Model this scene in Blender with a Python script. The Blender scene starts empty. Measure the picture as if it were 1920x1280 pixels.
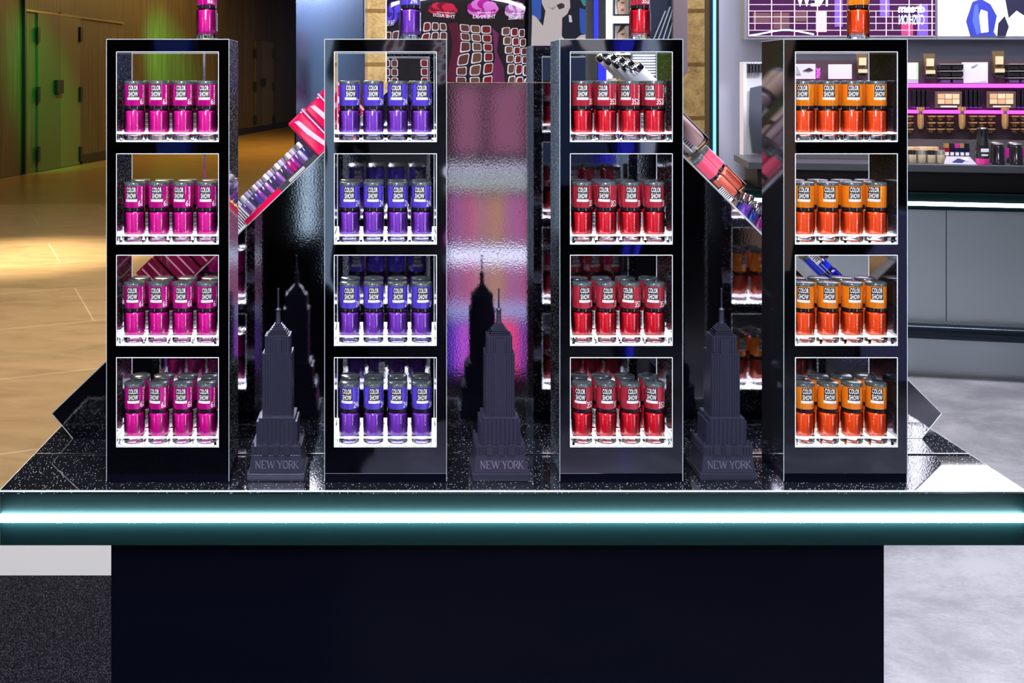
import bpy, math, random
from mathutils import Vector, Matrix
random.seed(7)
C = bpy.context.scene.collection
SC = bpy.context.scene
PI = math.pi
# ------------------------------------------------------------------ camera, world, lights, exposure
F, CX, CY, H = 1850.0, 737.0, 150.0, 1.41      # focal length in px, vanishing point, eye height
cam = bpy.data.objects.new('camera', bpy.data.cameras.new('camera')); C.objects.link(cam)
cam.location = (0, 0, H); cam.rotation_euler = (PI / 2, 0, 0)
cam.data.sensor_width = 36; cam.data.lens = 36 * F / 1920
cam.data.shift_x = (960 - CX) / 1920; cam.data.shift_y = -(640 - CY) / 1920
cam.data.clip_start = .02; cam.data.clip_end = 120
SC.camera = cam
w = bpy.data.worlds.new('world'); SC.world = w; w.use_nodes = True
w.node_tree.nodes['Background'].inputs[0].default_value = (.25, .35, .6, 1)
w.node_tree.nodes['Background'].inputs[1].default_value = .12
SC.view_settings.view_transform = 'Standard'; SC.view_settings.look = 'None'
SC.view_settings.exposure = 0.0; SC.view_settings.gamma = 1; SC.view_settings.use_curve_mapping = False

def lamp(kind, name, loc, target, energy, color=(1, 1, 1), size=1.0, size_y=None, spot=60, blend=.5):
    d = bpy.data.lights.new(name, kind); d.energy = energy; d.color = color
    if kind == 'AREA':
        d.size = size
        if size_y: d.shape = 'RECTANGLE'; d.size_y = size_y
    if kind == 'SPOT': d.spot_size = math.radians(spot); d.spot_blend = blend; d.shadow_soft_size = size
    if kind == 'POINT': d.shadow_soft_size = size
    o = bpy.data.objects.new(name, d); C.objects.link(o); o.location = loc
    v = Vector(target) - Vector(loc); o.rotation_euler = v.to_track_quat('-Z', 'Y').to_euler()
    return o
lamp('AREA', 'unseen_overhead_lamp', (.1, .1, 3.3), (.13, 1.2, 1.0), 40, (.92, .95, 1), 1.3, .5)
lamp('AREA', 'unseen_overhead_lamp', (-.35, -.7, 2.3), (.13, 1.2, 1.1), 46, (.95, .95, 1), .25, .9)
for _x in (-.75, .0, .75):
    lamp('SPOT', 'unseen_overhead_spot', (_x, .70, 3.2), (_x * .6 + .15, 1.16, 1.1), 75, (.9, .95, 1), .025, spot=50, blend=.8)  # added hard spots that bring out the relief of the figurines
lamp('SPOT', 'unseen_overhead_spot', (-2.95, 7.7, 4.2), (-2.95, 7.9, 0), 3600, (1, .80, .50), .15, spot=30, blend=1)
lamp('AREA', 'unseen_overhead_lamp', (-2.2, 5.2, 4.2), (-2.0, 5.4, 0), 260, (1, .86, .66), 2.2, 2.5)
lamp('AREA', 'unseen_overhead_lamp', (-2.6, 20, 4.3), (-3.4, 20, 0), 1500, (1, .62, .18), 3.5, 16)
lamp('SPOT', 'green_spotlight', (-3.4, 12.6, 4.3), (-5.45, 15.2, 1.25), 1900, (.0, 1, .16), .1, spot=30, blend=1)
lamp('SPOT', 'green_spotlight', (-2.6, 17.0, 4.3), (-4.55, 20.5, 1.5), 5500, (.0, 1, .16), .1, spot=34, blend=1)
lamp('SPOT', 'unseen_overhead_spot', (1.7, 1.2, 4.3), (1.75, 1.5, 0), 900, (.88, .92, 1), .25, spot=66, blend=.8)
lamp('AREA', 'unseen_overhead_lamp', (-1.0, 3.0, 2.9), (-1.0, 2.9, 0), 9, (.9, .93, 1), .9, .9)

lamp('AREA', 'unseen_overhead_lamp', (1.75, 4.5, 3.4), (1.95, 5.6, 1.7), 45, (.93, .93, 1), .8, .3)  # added wash to brighten the lavender wall
lamp('AREA', 'unseen_overhead_lamp', (2.9, 4.3, 2.7), (2.9, 5.2, 1.5), 62, (.95, .93, 1), 1.8, .2)  # added lamp to brighten the riser and its items

# ------------------------------------------------------------------ helpers
def P(px, py, Y): return Vector(((px - CX) * Y / F, Y, H - (py - CY) * Y / F))
def X(px, Y): return (px - CX) * Y / F
def Z(py, Y): return H - (py - CY) * Y / F

MATS = {}
def mat(name, col=(.5, .5, .5), rough=.5, metal=0., emit=None, es=1., coat=0., spec=.5, ior=1.45, trans=0., alpha=1.):
    if name in MATS: return MATS[name]
    m = bpy.data.materials.new(name); m.use_nodes = True; MATS[name] = m
    b = m.node_tree.nodes['Principled BSDF']; i = b.inputs
    i['Base Color'].default_value = (*col, 1); i['Roughness'].default_value = rough; i['Metallic'].default_value = metal
    i['IOR'].default_value = ior; i['Specular IOR Level'].default_value = spec
    i['Coat Weight'].default_value = coat; i['Coat Roughness'].default_value = .04
    i['Transmission Weight'].default_value = trans; i['Alpha'].default_value = alpha
    if emit: i['Emission Color'].default_value = (*emit, 1); i['Emission Strength'].default_value = es
    return m
def nd(m, t, **kw):
    n = m.node_tree.nodes.new(t)
    for k, v in kw.items(): setattr(n, k, v)
    return n
def lk(m, a, b): m.node_tree.links.new(a, b)
def bsdf(m): return m.node_tree.nodes['Principled BSDF']
def coords(m, scale=(1, 1, 1), rot=(0, 0, 0)):
    tc = nd(m, 'ShaderNodeTexCoord'); mp = nd(m, 'ShaderNodeMapping')
    mp.inputs['Scale'].default_value = scale; mp.inputs['Rotation'].default_value = rot
    lk(m, tc.outputs['Object'], mp.inputs['Vector']); return mp.outputs['Vector']
def ramp(m, fac, stops):
    r = nd(m, 'ShaderNodeValToRGB'); lk(m, fac, r.inputs[0]); e = r.color_ramp.elements
    while len(e) < len(stops): e.new(.5)
    for k, (p, c) in enumerate(stops):
        e[k].position = p; e[k].color = (*c, 1) if len(c) == 3 else c
    return r.outputs[0]
def noise(m, vec, scale, detail=4, rough=.5, dist=0):
    n = nd(m, 'ShaderNodeTexNoise'); n.inputs['Scale'].default_value = scale; n.inputs['Detail'].default_value = detail
    n.inputs['Roughness'].default_value = rough; n.inputs['Distortion'].default_value = dist
    lk(m, vec, n.inputs['Vector']); return n.outputs['Fac']
def bump(m, h, strength=.2, dist=.01):
    b = nd(m, 'ShaderNodeBump'); b.inputs['Strength'].default_value = strength; b.inputs['Distance'].default_value = dist
    lk(m, h, b.inputs['Height']); lk(m, b.outputs[0], bsdf(m).inputs['Normal']); return b
def glitter(name, base, flake, rough, scale=420, amount=.82, size=.30, metal=0, es=0, ior=1.6, frough=.35):
    """black plastic with metallic flakes"""
    m = mat(name, base, rough, metal, ior=ior)
    v = coords(m); vo = nd(m, 'ShaderNodeTexVoronoi'); vo.inputs['Scale'].default_value = scale; lk(m, v, vo.inputs['Vector'])
    sp = nd(m, 'ShaderNodeSeparateColor'); lk(m, vo.outputs['Color'], sp.inputs[0])
    g = nd(m, 'ShaderNodeMath', operation='GREATER_THAN'); g.inputs[1].default_value = amount; lk(m, sp.outputs[0], g.inputs[0])
    l = nd(m, 'ShaderNodeMath', operation='LESS_THAN'); l.inputs[1].default_value = size; lk(m, vo.outputs['Distance'], l.inputs[0])
    mu = nd(m, 'ShaderNodeMath', operation='MULTIPLY'); lk(m, g.outputs[0], mu.inputs[0]); lk(m, l.outputs[0], mu.inputs[1])
    mx = nd(m, 'ShaderNodeMix', data_type='RGBA'); lk(m, mu.outputs[0], mx.inputs[0])
    mx.inputs[6].default_value = (*base, 1); mx.inputs[7].default_value = (*flake, 1)
    lk(m, mx.outputs[2], bsdf(m).inputs['Base Color'])
    r = nd(m, 'ShaderNodeMapRange'); r.inputs[3].default_value = rough; r.inputs[4].default_value = frough
    lk(m, mu.outputs[0], r.inputs[0]); lk(m, r.outputs[0], bsdf(m).inputs['Roughness'])
    return m

class MB:
    def __init__(s): s.v = []; s.f = []; s.m = []; s.s = []
    def face(s, idx, mi=0, sm=False): s.f.append(tuple(idx)); s.m.append(mi); s.s.append(sm)
    def box(s, x0, x1, y0, y1, z0, z1, mi=0):
        n = len(s.v)
        s.v += [(x0, y0, z0), (x1, y0, z0), (x1, y1, z0), (x0, y1, z0), (x0, y0, z1), (x1, y0, z1), (x1, y1, z1), (x0, y1, z1)]
        for q in ((0, 3, 2, 1), (4, 5, 6, 7), (0, 1, 5, 4), (1, 2, 6, 5), (2, 3, 7, 6), (3, 0, 4, 7)): s.face([n + k for k in q], mi)
        return s
    def frus(s, a, b, mi=0):
        """a, b = (x0,x1,y0,y1,z)"""
        n = len(s.v)
        for (x0, x1, y0, y1, z) in (a, b): s.v += [(x0, y0, z), (x1, y0, z), (x1, y1, z), (x0, y1, z)]
        for q in ((0, 3, 2, 1), (4, 5, 6, 7), (0, 1, 5, 4), (1, 2, 6, 5), (2, 3, 7, 6), (3, 0, 4, 7)): s.face([n + k for k in q], mi)
        return s
    def lathe(s, prof, seg=28, c=(0, 0, 0), mi=0, sm=True):
        n = len(s.v)
        for r, z in prof:
            for k in range(seg):
                a = 2 * PI * k / seg; s.v.append((c[0] + r * math.cos(a), c[1] + r * math.sin(a), c[2] + z))
        for j in range(len(prof) - 1):
            for k in range(seg):
                k2 = (k + 1) % seg
                s.face((n + j * seg + k, n + j * seg + k2, n + (j + 1) * seg + k2, n + (j + 1) * seg + k), mi, sm)
        if prof[0][0] > 0: s.face([n + k for k in range(seg)][::-1], mi)
        if prof[-1][0] > 0: s.face([n + (len(prof) - 1) * seg + k for k in range(seg)], mi)
        return s
    def prism(s, pts, y0, y1, mi=0):
        """polygon in x,z extruded in y"""
        a = sum(pts[i][0] * pts[(i + 1) % len(pts)][1] - pts[(i + 1) % len(pts)][0] * pts[i][1] for i in range(len(pts)))
        if a < 0: pts = pts[::-1]
        n = len(s.v); k = len(pts)
        s.v += [(x, y0, z) for x, z in pts] + [(x, y1, z) for x, z in pts]
        s.face([n + i for i in range(k)], mi); s.face([n + k + i for i in range(k)][::-1], mi)
        for i in range(k):
            j = (i + 1) % k; s.face((n + i, n + k + i, n + k + j, n + j), mi)
        return s
    def grid_plate(s, xs, zs, holes, y0, y1, mi=0, ms=None, axis='y'):
        """plate with rectangular holes; cells (i,k) in holes are open. axis 'y': plate in xz; 'z': plate in xy"""
        ms = mi if ms is None else ms
        nx, nz = len(xs), len(zs); n = len(s.v)
        for y in (y0, y1):
            for z in zs:
                for x in xs: s.v.append((x, y, z) if axis == 'y' else (x, z, y))
        I = lambda i, k, b: n + b * nx * nz + k * nx + i
        solid = lambda i, k: 0 <= i < nx - 1 and 0 <= k < nz - 1 and (i, k) not in holes
        for i in range(nx - 1):
            for k in range(nz - 1):
                if not solid(i, k): continue
                fl = axis == 'z'
                q = [I(i, k, 0), I(i + 1, k, 0), I(i + 1, k + 1, 0), I(i, k + 1, 0)]; r = [I(i, k, 1), I(i, k + 1, 1), I(i + 1, k + 1, 1), I(i + 1, k, 1)]
                s.face(q[::-1] if fl else q, mi); s.face(r[::-1] if fl else r, ms if not fl else mi)
                for (di, dk, a, b) in ((-1, 0, (i, k), (i, k + 1)), (1, 0, (i + 1, k + 1), (i + 1, k)), (0, -1, (i + 1, k), (i, k)), (0, 1, (i, k + 1), (i + 1, k + 1))):
                    if not solid(i + di, k + dk):
                        q = [I(*a, 0), I(*b, 0), I(*b, 1), I(*a, 1)]; s.face(q[::-1] if fl else q, ms)
        return s
    def add(s, vf, mi=0, fn=None):
        vs, fs = vf; n = len(s.v)
        s.v += [fn(*v) if fn else v for v in vs]
        for f in fs: s.face([n + i for i in f], mi)
        return s
    def mesh(s, name, mats, sharp=35):
        me = bpy.data.meshes.new(name); me.from_pydata(s.v, [], s.f)
        for m in mats: me.materials.append(m)
        me.polygons.foreach_set('material_index', s.m); me.polygons.foreach_set('use_smooth', s.s)
        if any(s.s): me.set_sharp_from_angle(angle=math.radians(sharp))
        me.update(); return me
    def build(s, name, mats, parent=None, loc=None, rot=None, bev=0):
        if not isinstance(mats, (list, tuple)): mats = [mats]
        o = bpy.data.objects.new(name, s.mesh(name, mats)); C.objects.link(o)
        if parent: o.parent = parent
        if loc is not None: o.location = loc
        if rot is not None: o.rotation_euler = rot
        if bev:
            b = o.modifiers.new('bevel', 'BEVEL'); b.width = bev; b.segments = 2; b.limit_method = 'ANGLE'
        return o
def tag(o, label=None, cat=None, group=None, kind=None):
    if label: o['label'] = label
    if cat: o['category'] = cat
    if group: o['group'] = group
    if kind: o['kind'] = kind
    return o
def empty(name, loc=(0, 0, 0), rot=(0, 0, 0)):
    o = bpy.data.objects.new(name, None); C.objects.link(o); o.location = loc; o.rotation_euler = rot; o.empty_display_size = .02
    return o
def kids(o): return [c for c in ALLP.get(o, [])]
ALLP = {}
def reg(parent, *ch): ALLP.setdefault(parent, []).extend(ch)
def copy_tree(o, parent=None):
    c = o.copy(); C.objects.link(c); c.parent = parent
    for ch in list(o.children): copy_tree(ch, c)
    return c
_tc = {}
def text_vf(body, wdt, hgt, bold=.0, flip=False, italic=0, space=1.0):
    """flat lettering in the xz plane, centred, fitted to wdt x hgt"""
    key = (body, bold, space)
    if key not in _tc:
        cu = bpy.data.curves.new('t', 'FONT'); cu.body = body; cu.offset = bold; cu.resolution_u = 2; cu.space_character = space
        ob = bpy.data.objects.new('t', cu); C.objects.link(ob); dg = bpy.context.evaluated_depsgraph_get(); dg.update()
        me = ob.evaluated_get(dg).to_mesh()
        vs = [tuple(v.co) for v in me.vertices]; fs = [tuple(p.vertices) for p in me.polygons]
        ob.evaluated_get(dg).to_mesh_clear(); bpy.data.objects.remove(ob); bpy.data.curves.remove(cu)
        _tc[key] = (vs, fs)
    vs, fs = _tc[key]
    x0 = min(v[0] for v in vs); x1 = max(v[0] for v in vs); y0 = min(v[1] for v in vs); y1 = max(v[1] for v in vs)
    out = []
    for x, y, _ in vs:
        u = ((x - x0) / (x1 - x0) - .5) * wdt + italic * ((y - y0) / (y1 - y0) - .5) * hgt; t = ((y - y0) / (y1 - y0) - .5) * hgt
        out.append((-u if flip else u, 0, t))
    return out, fs

# ------------------------------------------------------------------ materials
white_led = mat('led_white', (1, 1, 1), emit=(.86, .97, 1), es=5.0)
mat_black = mat('black_satin', (.012, .012, .016), .35)
black_deep = mat('black_matt', (.004, .004, .006), .5)
chrome = mat('chrome', (.75, .78, .82), .18, 1)

def wavy(name, base, rough, metal, sc=6, st=.25, dist=.01, ior=1.5):
    m = mat(name, base, rough, metal, ior=ior); v = coords(m, (1, 1, .55)); n = noise(m, v, sc, 1.5, .4, .6); bump(m, n, st, dist); return m
face_mat = wavy('black_mirror_plastic', (.21, .22, .27), .03, 1, 9, .12, .01)
panel_mat = mat('black_pebbled_panel', (.36, .35, .40), .045, 1)
_v = coords(panel_mat); _n = noise(panel_mat, _v, 420, 2, .5); bump(panel_mat, _n, .055, .0005)
mirror_mat = mat('smoked_mirror', (.62, .60, .66), .0, 1)
_v = coords(mirror_mat, (1, 1, 1)); _n = noise(mirror_mat, _v, 7, 1, .4, .3); bump(mirror_mat, _n, .10, .006)
side_mat = glitter('black_glitter_side', (.11, .11, .145), (.95, .97, 1), .07, 900, .86, .32, metal=.9, frough=.5)
table_mat = glitter('black_glitter_top', (.006, .007, .010), (.8, .86, .95), .03, 560, .80, .24, ior=2.1, frough=.3)
band_mat = mat('teal_black_band', (.0022, .0085, .0098), .5, 0, spec=.05)
plinth_mat = mat('black_gloss_base', (.0025, .003, .008), .10, 0, ior=1.5, spec=.04)
_v = coords(plinth_mat, (1, 1, .5)); _n = noise(plinth_mat, _v, 3, 2); bump(plinth_mat, _n, .25, .02)
edge_white = mat('lit_acrylic_edge', (.9, .95, 1), .2, emit=(.80, .92, 1), es=.6)
acrylic = mat('clear_acrylic', (.95, .98, 1), .03, trans=1, ior=1.3)
tray_white = mat('lit_white_acrylic', (.9, .93, .95), .3, emit=(.93, .97, 1), es=2.6)
glass = mat('clear_glass', (.98, .98, 1), .02, trans=1, ior=1.42)
# thin glass shell
shell = bpy.data.materials.new('thin_bottle_glass'); shell.use_nodes = True; MATS['thin'] = shell
nt = shell.node_tree; nt.nodes.clear()
_o = nt.nodes.new('ShaderNodeOutputMaterial'); _m = nt.nodes.new('ShaderNodeMixShader'); _t = nt.nodes.new('ShaderNodeBsdfTransparent'); _g = nt.nodes.new('ShaderNodeBsdfGlossy'); _l = nt.nodes.new('ShaderNodeLayerWeight')
_g.inputs['Roughness'].default_value = .05; _l.inputs['Blend'].default_value = .35; _t.inputs[0].default_value = (.97, .98, 1, 1)
nt.links.new(_l.outputs['Fresnel'], _m.inputs[0]); nt.links.new(_t.outputs[0], _m.inputs[1]); nt.links.new(_g.outputs[0], _m.inputs[2]); nt.links.new(_m.outputs[0], _o.inputs[0])
captop_mat = mat('cap_top_black', (.05, .06, .07), .28, .2, coat=.6)
_v = coords(captop_mat); _n = noise(captop_mat, _v, 1500, 2, .7); lk(captop_mat, ramp(captop_mat, _n, [(.45, (.03, .04, .045)), (.62, (.16, .20, .22)), (.72, (.6, .68, .7))]), bsdf(captop_mat).inputs['Base Color'])
ring_mat = mat('cap_ring_black', (.01, .008, .012), .12, coat=1)
ink_black = mat('print_black', (.006, .006, .009), .5)
ink_white = mat('print_white', (.9, .9, .92), .5)
ink_grey = mat('print_grey', (.35, .35, .4), .5)
sticker = mat('sticker_white', (.85, .86, .9), .5)

# ------------------------------------------------------------------ setting
PM = 1.27                                        # plane of the black backboard
fl = mat('stone_tile_floor', (.5, .4, .28), .28)
v = coords(fl, rot=(0, 0, math.radians(-24)))
br = nd(fl, 'ShaderNodeTexBrick'); lk(fl, v, br.inputs['Vector']); br.inputs['Scale'].default_value = 1.0
br.inputs['Color1'].default_value = (.36, .25, .145, 1); br.inputs['Color2'].default_value = (.34, .235, .135, 1); br.inputs['Mortar'].default_value = (.47, .38, .27, 1)
br.inputs['Mortar Size'].default_value = .006; br.inputs['Brick Width'].default_value = 1.5; br.inputs['Row Height'].default_value = 1.0
nz = noise(fl, coords(fl, (1, 3.2, 1)), 2.2, 6, .65, .8); cr = ramp(fl, nz, [(.3, (.72, .72, .72)), (.5, (.95, .95, .95)), (.7, (1.12, 1.12, 1.12))])
mx = nd(fl, 'ShaderNodeMix', data_type='RGBA', blend_type='MULTIPLY'); mx.inputs[0].default_value = 1
lk(fl, br.outputs['Color'], mx.inputs[6]); lk(fl, cr, mx.inputs[7]); lk(fl, mx.outputs[2], bsdf(fl).inputs['Base Color'])
fg = mat('grey_concrete_floor', (.3, .3, .35), .32)
nz = noise(fg, coords(fg, (1, 1.5, 1), (0, 0, .35)), 1.7, 8, .72, .25); nz2 = noise(fg, coords(fg, (1, 1.6, 1), (0, 0, .5)), 60, 5, .85, .2)
ad = nd(fg, 'ShaderNodeMath', operation='ADD'); m2 = nd(fg, 'ShaderNodeMath', operation='MULTIPLY'); m2.inputs[1].default_value = .28
lk(fg, nz2, m2.inputs[0]); lk(fg, nz, ad.inputs[0]); lk(fg, m2.outputs[0], ad.inputs[1])
lk(fg, ramp(fg, ad.outputs[0], [(.42, (.15, .155, .195)), (.60, (.225, .23, .275)), (.76, (.35, .355, .41))]), bsdf(fg).inputs['Base Color'])
fdk = glitter('dark_sparkle_carpet', (.005, .005, .010), (.085, .095, .15), .8, 420, .55, .40, frough=.5)
bsdf(fdk).inputs['Specular IOR Level'].default_value = .03
fwh = mat('white_floor_band', (.44, .48, .58), .35)

BX = .45
MB().box(-14, BX, 3.08, 11.2, -.05, 0).build('floor', fl)
far_fl = fl.copy(); far_fl.name = 'shaded_stone_floor'  # same stone in a darker tone: shade on the far floor painted in
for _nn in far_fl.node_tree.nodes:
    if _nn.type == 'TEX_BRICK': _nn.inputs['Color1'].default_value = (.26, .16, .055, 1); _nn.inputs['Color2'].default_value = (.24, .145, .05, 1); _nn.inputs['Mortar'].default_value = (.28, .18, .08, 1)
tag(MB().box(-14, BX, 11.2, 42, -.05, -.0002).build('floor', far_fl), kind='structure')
bpy.data.objects['floor']['kind'] = 'structure'
tag(MB().box(-6, -.1, 2.81, 3.08, -.05, 0).build('trim_1', fwh), kind='structure')
tag(MB().box(-6, -.1, -5.9, 2.81, -.05, 0).build('floor', fdk), kind='structure')
tag(MB().box(-.1, BX, -5.9, 3.08, -.05, -.0005).build('floor', fg), kind='structure')
tag(MB().box(BX, 9, -5.9, 12, -.05, 0).build('floor', fg), kind='structure')
ceil_m = mat('dark_ceiling', (.02, .02, .025), .8)
tag(MB().box(-14, 9, -6, 42, 4.6, 4.7).build('ceiling', ceil_m), kind='structure')

# panelled wall on the left, running away from the viewer
wm = mat('stained_panel_wall', (.1, .07, .03), .5)
vv = coords(wm, (1, 1, .05)); nz = noise(wm, vv, 16, 6, .7); c1 = ramp(wm, nz, [(.3, (.028, .020, .009)), (.55, (.062, .045, .019)), (.75, (.105, .076, .032))])
br = nd(wm, 'ShaderNodeTexBrick'); lk(wm, coords(wm, (1, 1, 1), (PI / 2, 0, 0)), br.inputs['Vector']); br.offset = 0
br.inputs['Color1'].default_value = (1.15, 1.15, 1.1, 1); br.inputs['Color2'].default_value = (.72, .72, .7, 1); br.inputs['Mortar'].default_value = (.3, .3, .3, 1)
br.inputs['Scale'].default_value = 1; br.inputs['Mortar Size'].default_value = .008; br.inputs['Brick Width'].default_value = 1.05; br.inputs['Row Height'].default_value = 8
mx = nd(wm, 'ShaderNodeMix', data_type='RGBA', blend_type='MULTIPLY'); mx.inputs[0].default_value = 1
lk(wm, c1, mx.inputs[6]); lk(wm, br.outputs['Color'], mx.inputs[7]); lk(wm, mx.outputs[2], bsdf(wm).inputs['Base Color'])
WA = P(0, 335, H * F / 185.); WB = P(552, 235, H * F / 85.)
wd = (WB - WA); wd.z = 0; wl = wd.length; wd.normalize(); wang = math.atan2(wd.y, wd.x); wn = Vector((wd.y, -wd.x, 0))   # wn points to the room
def WU(px, py, off=0):
    """wall-local u and z where a sight line meets the wall plane"""
    d = Vector(((px - CX) / F, 1, 0)); p0 = WA + wn * off
    Y = p0.dot(wn) / d.dot(wn); p = d * Y; return (p - p0).dot(wd), H - (py - CY) * Y / F
wall = MB().box(-12, wl + 14, 0, .3, 0, 4.6).build('wall_left', wm, loc=(WA.x, WA.y, 0), rot=(0, 0, wang)); tag(wall, kind='structure')
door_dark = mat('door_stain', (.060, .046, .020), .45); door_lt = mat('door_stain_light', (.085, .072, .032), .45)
hinge_m = mat('hinge_black', (.006, .006, .006), .4)
def wall_box(mb, px0, px1, py0, py1, y0, y1, mi=0):
    u0, _ = WU(px0, py0); u1, _ = WU(px1, py1); _, za = WU((px0 + px1) / 2, py0); _, zb = WU((px0 + px1) / 2, py1)
    mb.box(min(u0, u1), max(u0, u1), y0, y1, max(min(za, zb), 0.01), max(za, zb), mi)
for n_, (x0, xm, x1, yt, yb, hx, kp) in enumerate([(68, 111, 147, 26, 324, (67, 147), (98, 110, 150, 175)), (478, 490, 510, 78, 244, (476, 510), (487, 493, 147, 162))]):
    d = empty('door_%d' % (n_ + 1), (WA.x, WA.y, 0), (0, 0, wang)); tag(d, kind='structure')
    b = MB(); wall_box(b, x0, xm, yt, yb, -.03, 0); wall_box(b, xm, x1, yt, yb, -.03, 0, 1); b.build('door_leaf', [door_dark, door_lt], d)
    for hxx in hx:
        for k in range(3):
            hy = yt + (yb - yt) * (.13 + .375 * k)
            b = MB(); wd_ = 2.2 if n_ == 0 else 1.3; hh = 14 if n_ == 0 else 8; wall_box(b, hxx - wd_, hxx + wd_, hy - hh, hy + hh, -.06, -.031); b.build('hinge', hinge_m, d)
    b = MB(); wall_box(b, kp[0], kp[1], kp[2], kp[3], -.09, -.031); kb = b.build('keypad', hinge_m, d)
b = MB(); wall_box(b, 41, 44, -400, 331, -.05, 0); tag(b.build('trim_2', hinge_m, loc=(WA.x, WA.y, 0), rot=(0, 0, wang)), kind='structure')
b = MB(); b.box(WU(150, 300)[0], wl + 14, -.04, 0, 0, .16); tag(b.build('baseboard_left', hinge_m, loc=(WA.x, WA.y, 0), rot=(0, 0, wang)), kind='structure')
b = MB(); b.box(WU(44, 24)[0], WU(230, 40)[0], -.035, 0, 2.44, 2.47); tag(b.build('trim_3', mat('brass_line', (.30, .24, .12), .3, .6), loc=(WA.x, WA.y, 0), rot=(0, 0, wang)), kind='structure')

# stone wall at the back
st = mat('yellow_stone', (.5, .38, .2), .85)
vv = coords(st, (1, 1, 1), (PI / 2, 0, 0)); br = nd(st, 'ShaderNodeTexBrick'); lk(st, vv, br.inputs['Vector'])
br.inputs['Scale'].default_value = 1; br.inputs['Brick Width'].default_value = .9; br.inputs['Row Height'].default_value = .38; br.inputs['Mortar Size'].default_value = .016
br.inputs['Color1'].default_value = (.42, .31, .15, 1); br.inputs['Color2'].default_value = (.52, .40, .22, 1); br.inputs['Mortar'].default_value = (.20, .13, .05, 1)
nz = noise(st, coords(st), 11, 8, .75); cr = ramp(st, nz, [(.3, (.45, .40, .34)), (.5, (.95, .92, .88)), (.7, (1.35, 1.35, 1.3))])
mx = nd(st, 'ShaderNodeMix', data_type='RGBA', blend_type='MULTIPLY'); mx.inputs[0].default_value = 1
lk(st, br.outputs['Color'], mx.inputs[6]); lk(st, cr, mx.inputs[7]); lk(st, mx.outputs[2], bsdf(st).inputs['Base Color']); bump(st, nz, .6, .04)
tag(MB().box(X(684, 7), X(1350, 7), 7, 7.3, 0, 4.6).build('wall_back', st), kind='structure')
lamp('AREA', 'unseen_overhead_lamp', (1.0, 5.9, 3.9), (1.2, 7, 1.6), 120, (1, .9, .72), 2.4, .4)
lav = mat('lavender_grey_wall', (.52, .54, .70), .45)
tag(MB().box(X(1347, 5.6), 9, 5.6, 5.8, 0, 4.6).build('wall_right', lav), kind='structure')
tag(MB().box(-14, 9, -6, -5.9, 0, 4.6).build('wall_front', mat('dark_wall', (.005, .005, .008), .7)), kind='structure')

# ------------------------------------------------------------------ island: base, band, top
isl = empty('display_table', (.135, 1.25, 0)); tag(isl, 'black glitter topped display table with a glowing white light line along its front', 'table')
def ib(mb, name, mats, bev=0):
    mb.v = [(x - .135, y - 1.25, z) for x, y, z in mb.v]; return mb.build(name, mats, isl, bev=bev)
TZ = .9488; TY = 1.11; T0, T1 = X(0, TY), X(1922, TY)
zb = Z(1022, TY)
ib(MB().box(X(208, 1.14), X(1658, 1.14), 1.14, 1.37, 0, zb + .003), 'base_cabinet', plinth_mat, .001)
zl0, zl1 = Z(976, TY), Z(963, TY)
b = MB(); b.box(T0, T1, TY, 1.43, zb, zl0); b.box(T0, T1, TY, 1.43, zl1, TZ - .004); b.box(T0, T1, TY + .004, 1.43, zl0, zl1)
ib(b, 'band', band_mat)
ib(MB().box(T0 + .001, T1 - .001, TY - .0042, TY + .0038, zl0, zl1), 'light_line', mat('led_line', (1, 1, 1), emit=(.72, .98, 1), es=180))
ib(MB().box(T0, T1, TY - .0004, 1.2115, TZ - .0038, TZ), 'front_slab', table_mat)
ib(MB().box(T0, T1, 1.2175, 1.43, TZ - .0038, TZ), 'rear_slab', table_mat)
ib(MB().box(T0, T1, 1.2117, 1.2173, TZ - .0038, TZ - .0022), 'groove', black_deep)
ib(MB().box(T0, T1, 1.2168, 1.2190, TZ + .0001, TZ + .0006), 'groove_trim', chrome)
ib(MB().box(T0, T1, TY - .0010, TY - .0005, TZ - .0016, TZ + .0001), 'bright_edge', mat('bright_edge', (.8, .9, .95), .35, .3))  # pale strip paints in the bevel highlight along the slab edge
for s_, xa in ((-1, T0), (1, T1)):
    ib(MB().box(xa - .0004 if s_ < 0 else xa, xa if s_ < 0 else xa + .0004, TY, 1.43, TZ - .0012, TZ + .0001), 'bright_edge', MATS['bright_edge'])

# ------------------------------------------------------------------ backboard with pointed ends
bd = empty('backboard', (.132, PM, TZ)); tag(bd, 'black glossy backboard with pointed ends and sloping shoulders behind the four towers', 'panel')
def bb(mb, name, mats): mb.v = [(x - .132, y - PM, z - TZ) for x, y, z in mb.v]; return mb.build(name, mats, bd)
q = lambda px, py: (X(px, PM), Z(py, PM))
LT, RT, PL, PR = (98, 775), (1765, 775), (744, 155), (1140, 155)
bb(MB().prism([(q(137, 822)[0], TZ + .0003), q(*LT), q(*PL), q(*PR), q(*RT), (q(1728, 822)[0], TZ + .0003)], PM, PM + .012), 'panel', panel_mat)
for a, c in ((LT, PL), (RT, PR)):
    p0 = Vector(q(*a)); p1 = Vector(q(*c)); d = (p1 - p0).normalized(); n = Vector((-d.y, d.x));  n = n if n.y > 0 else -n
    b = MB(); b.prism([tuple(p0), tuple(p1), tuple(p1 + n * .0011), tuple(p0 + n * .0011)], PM - .0006, PM + .02); bb(b, 'slope_trim', mat('steel_trim', (.75, .8, .85), .3, .7))
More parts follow.
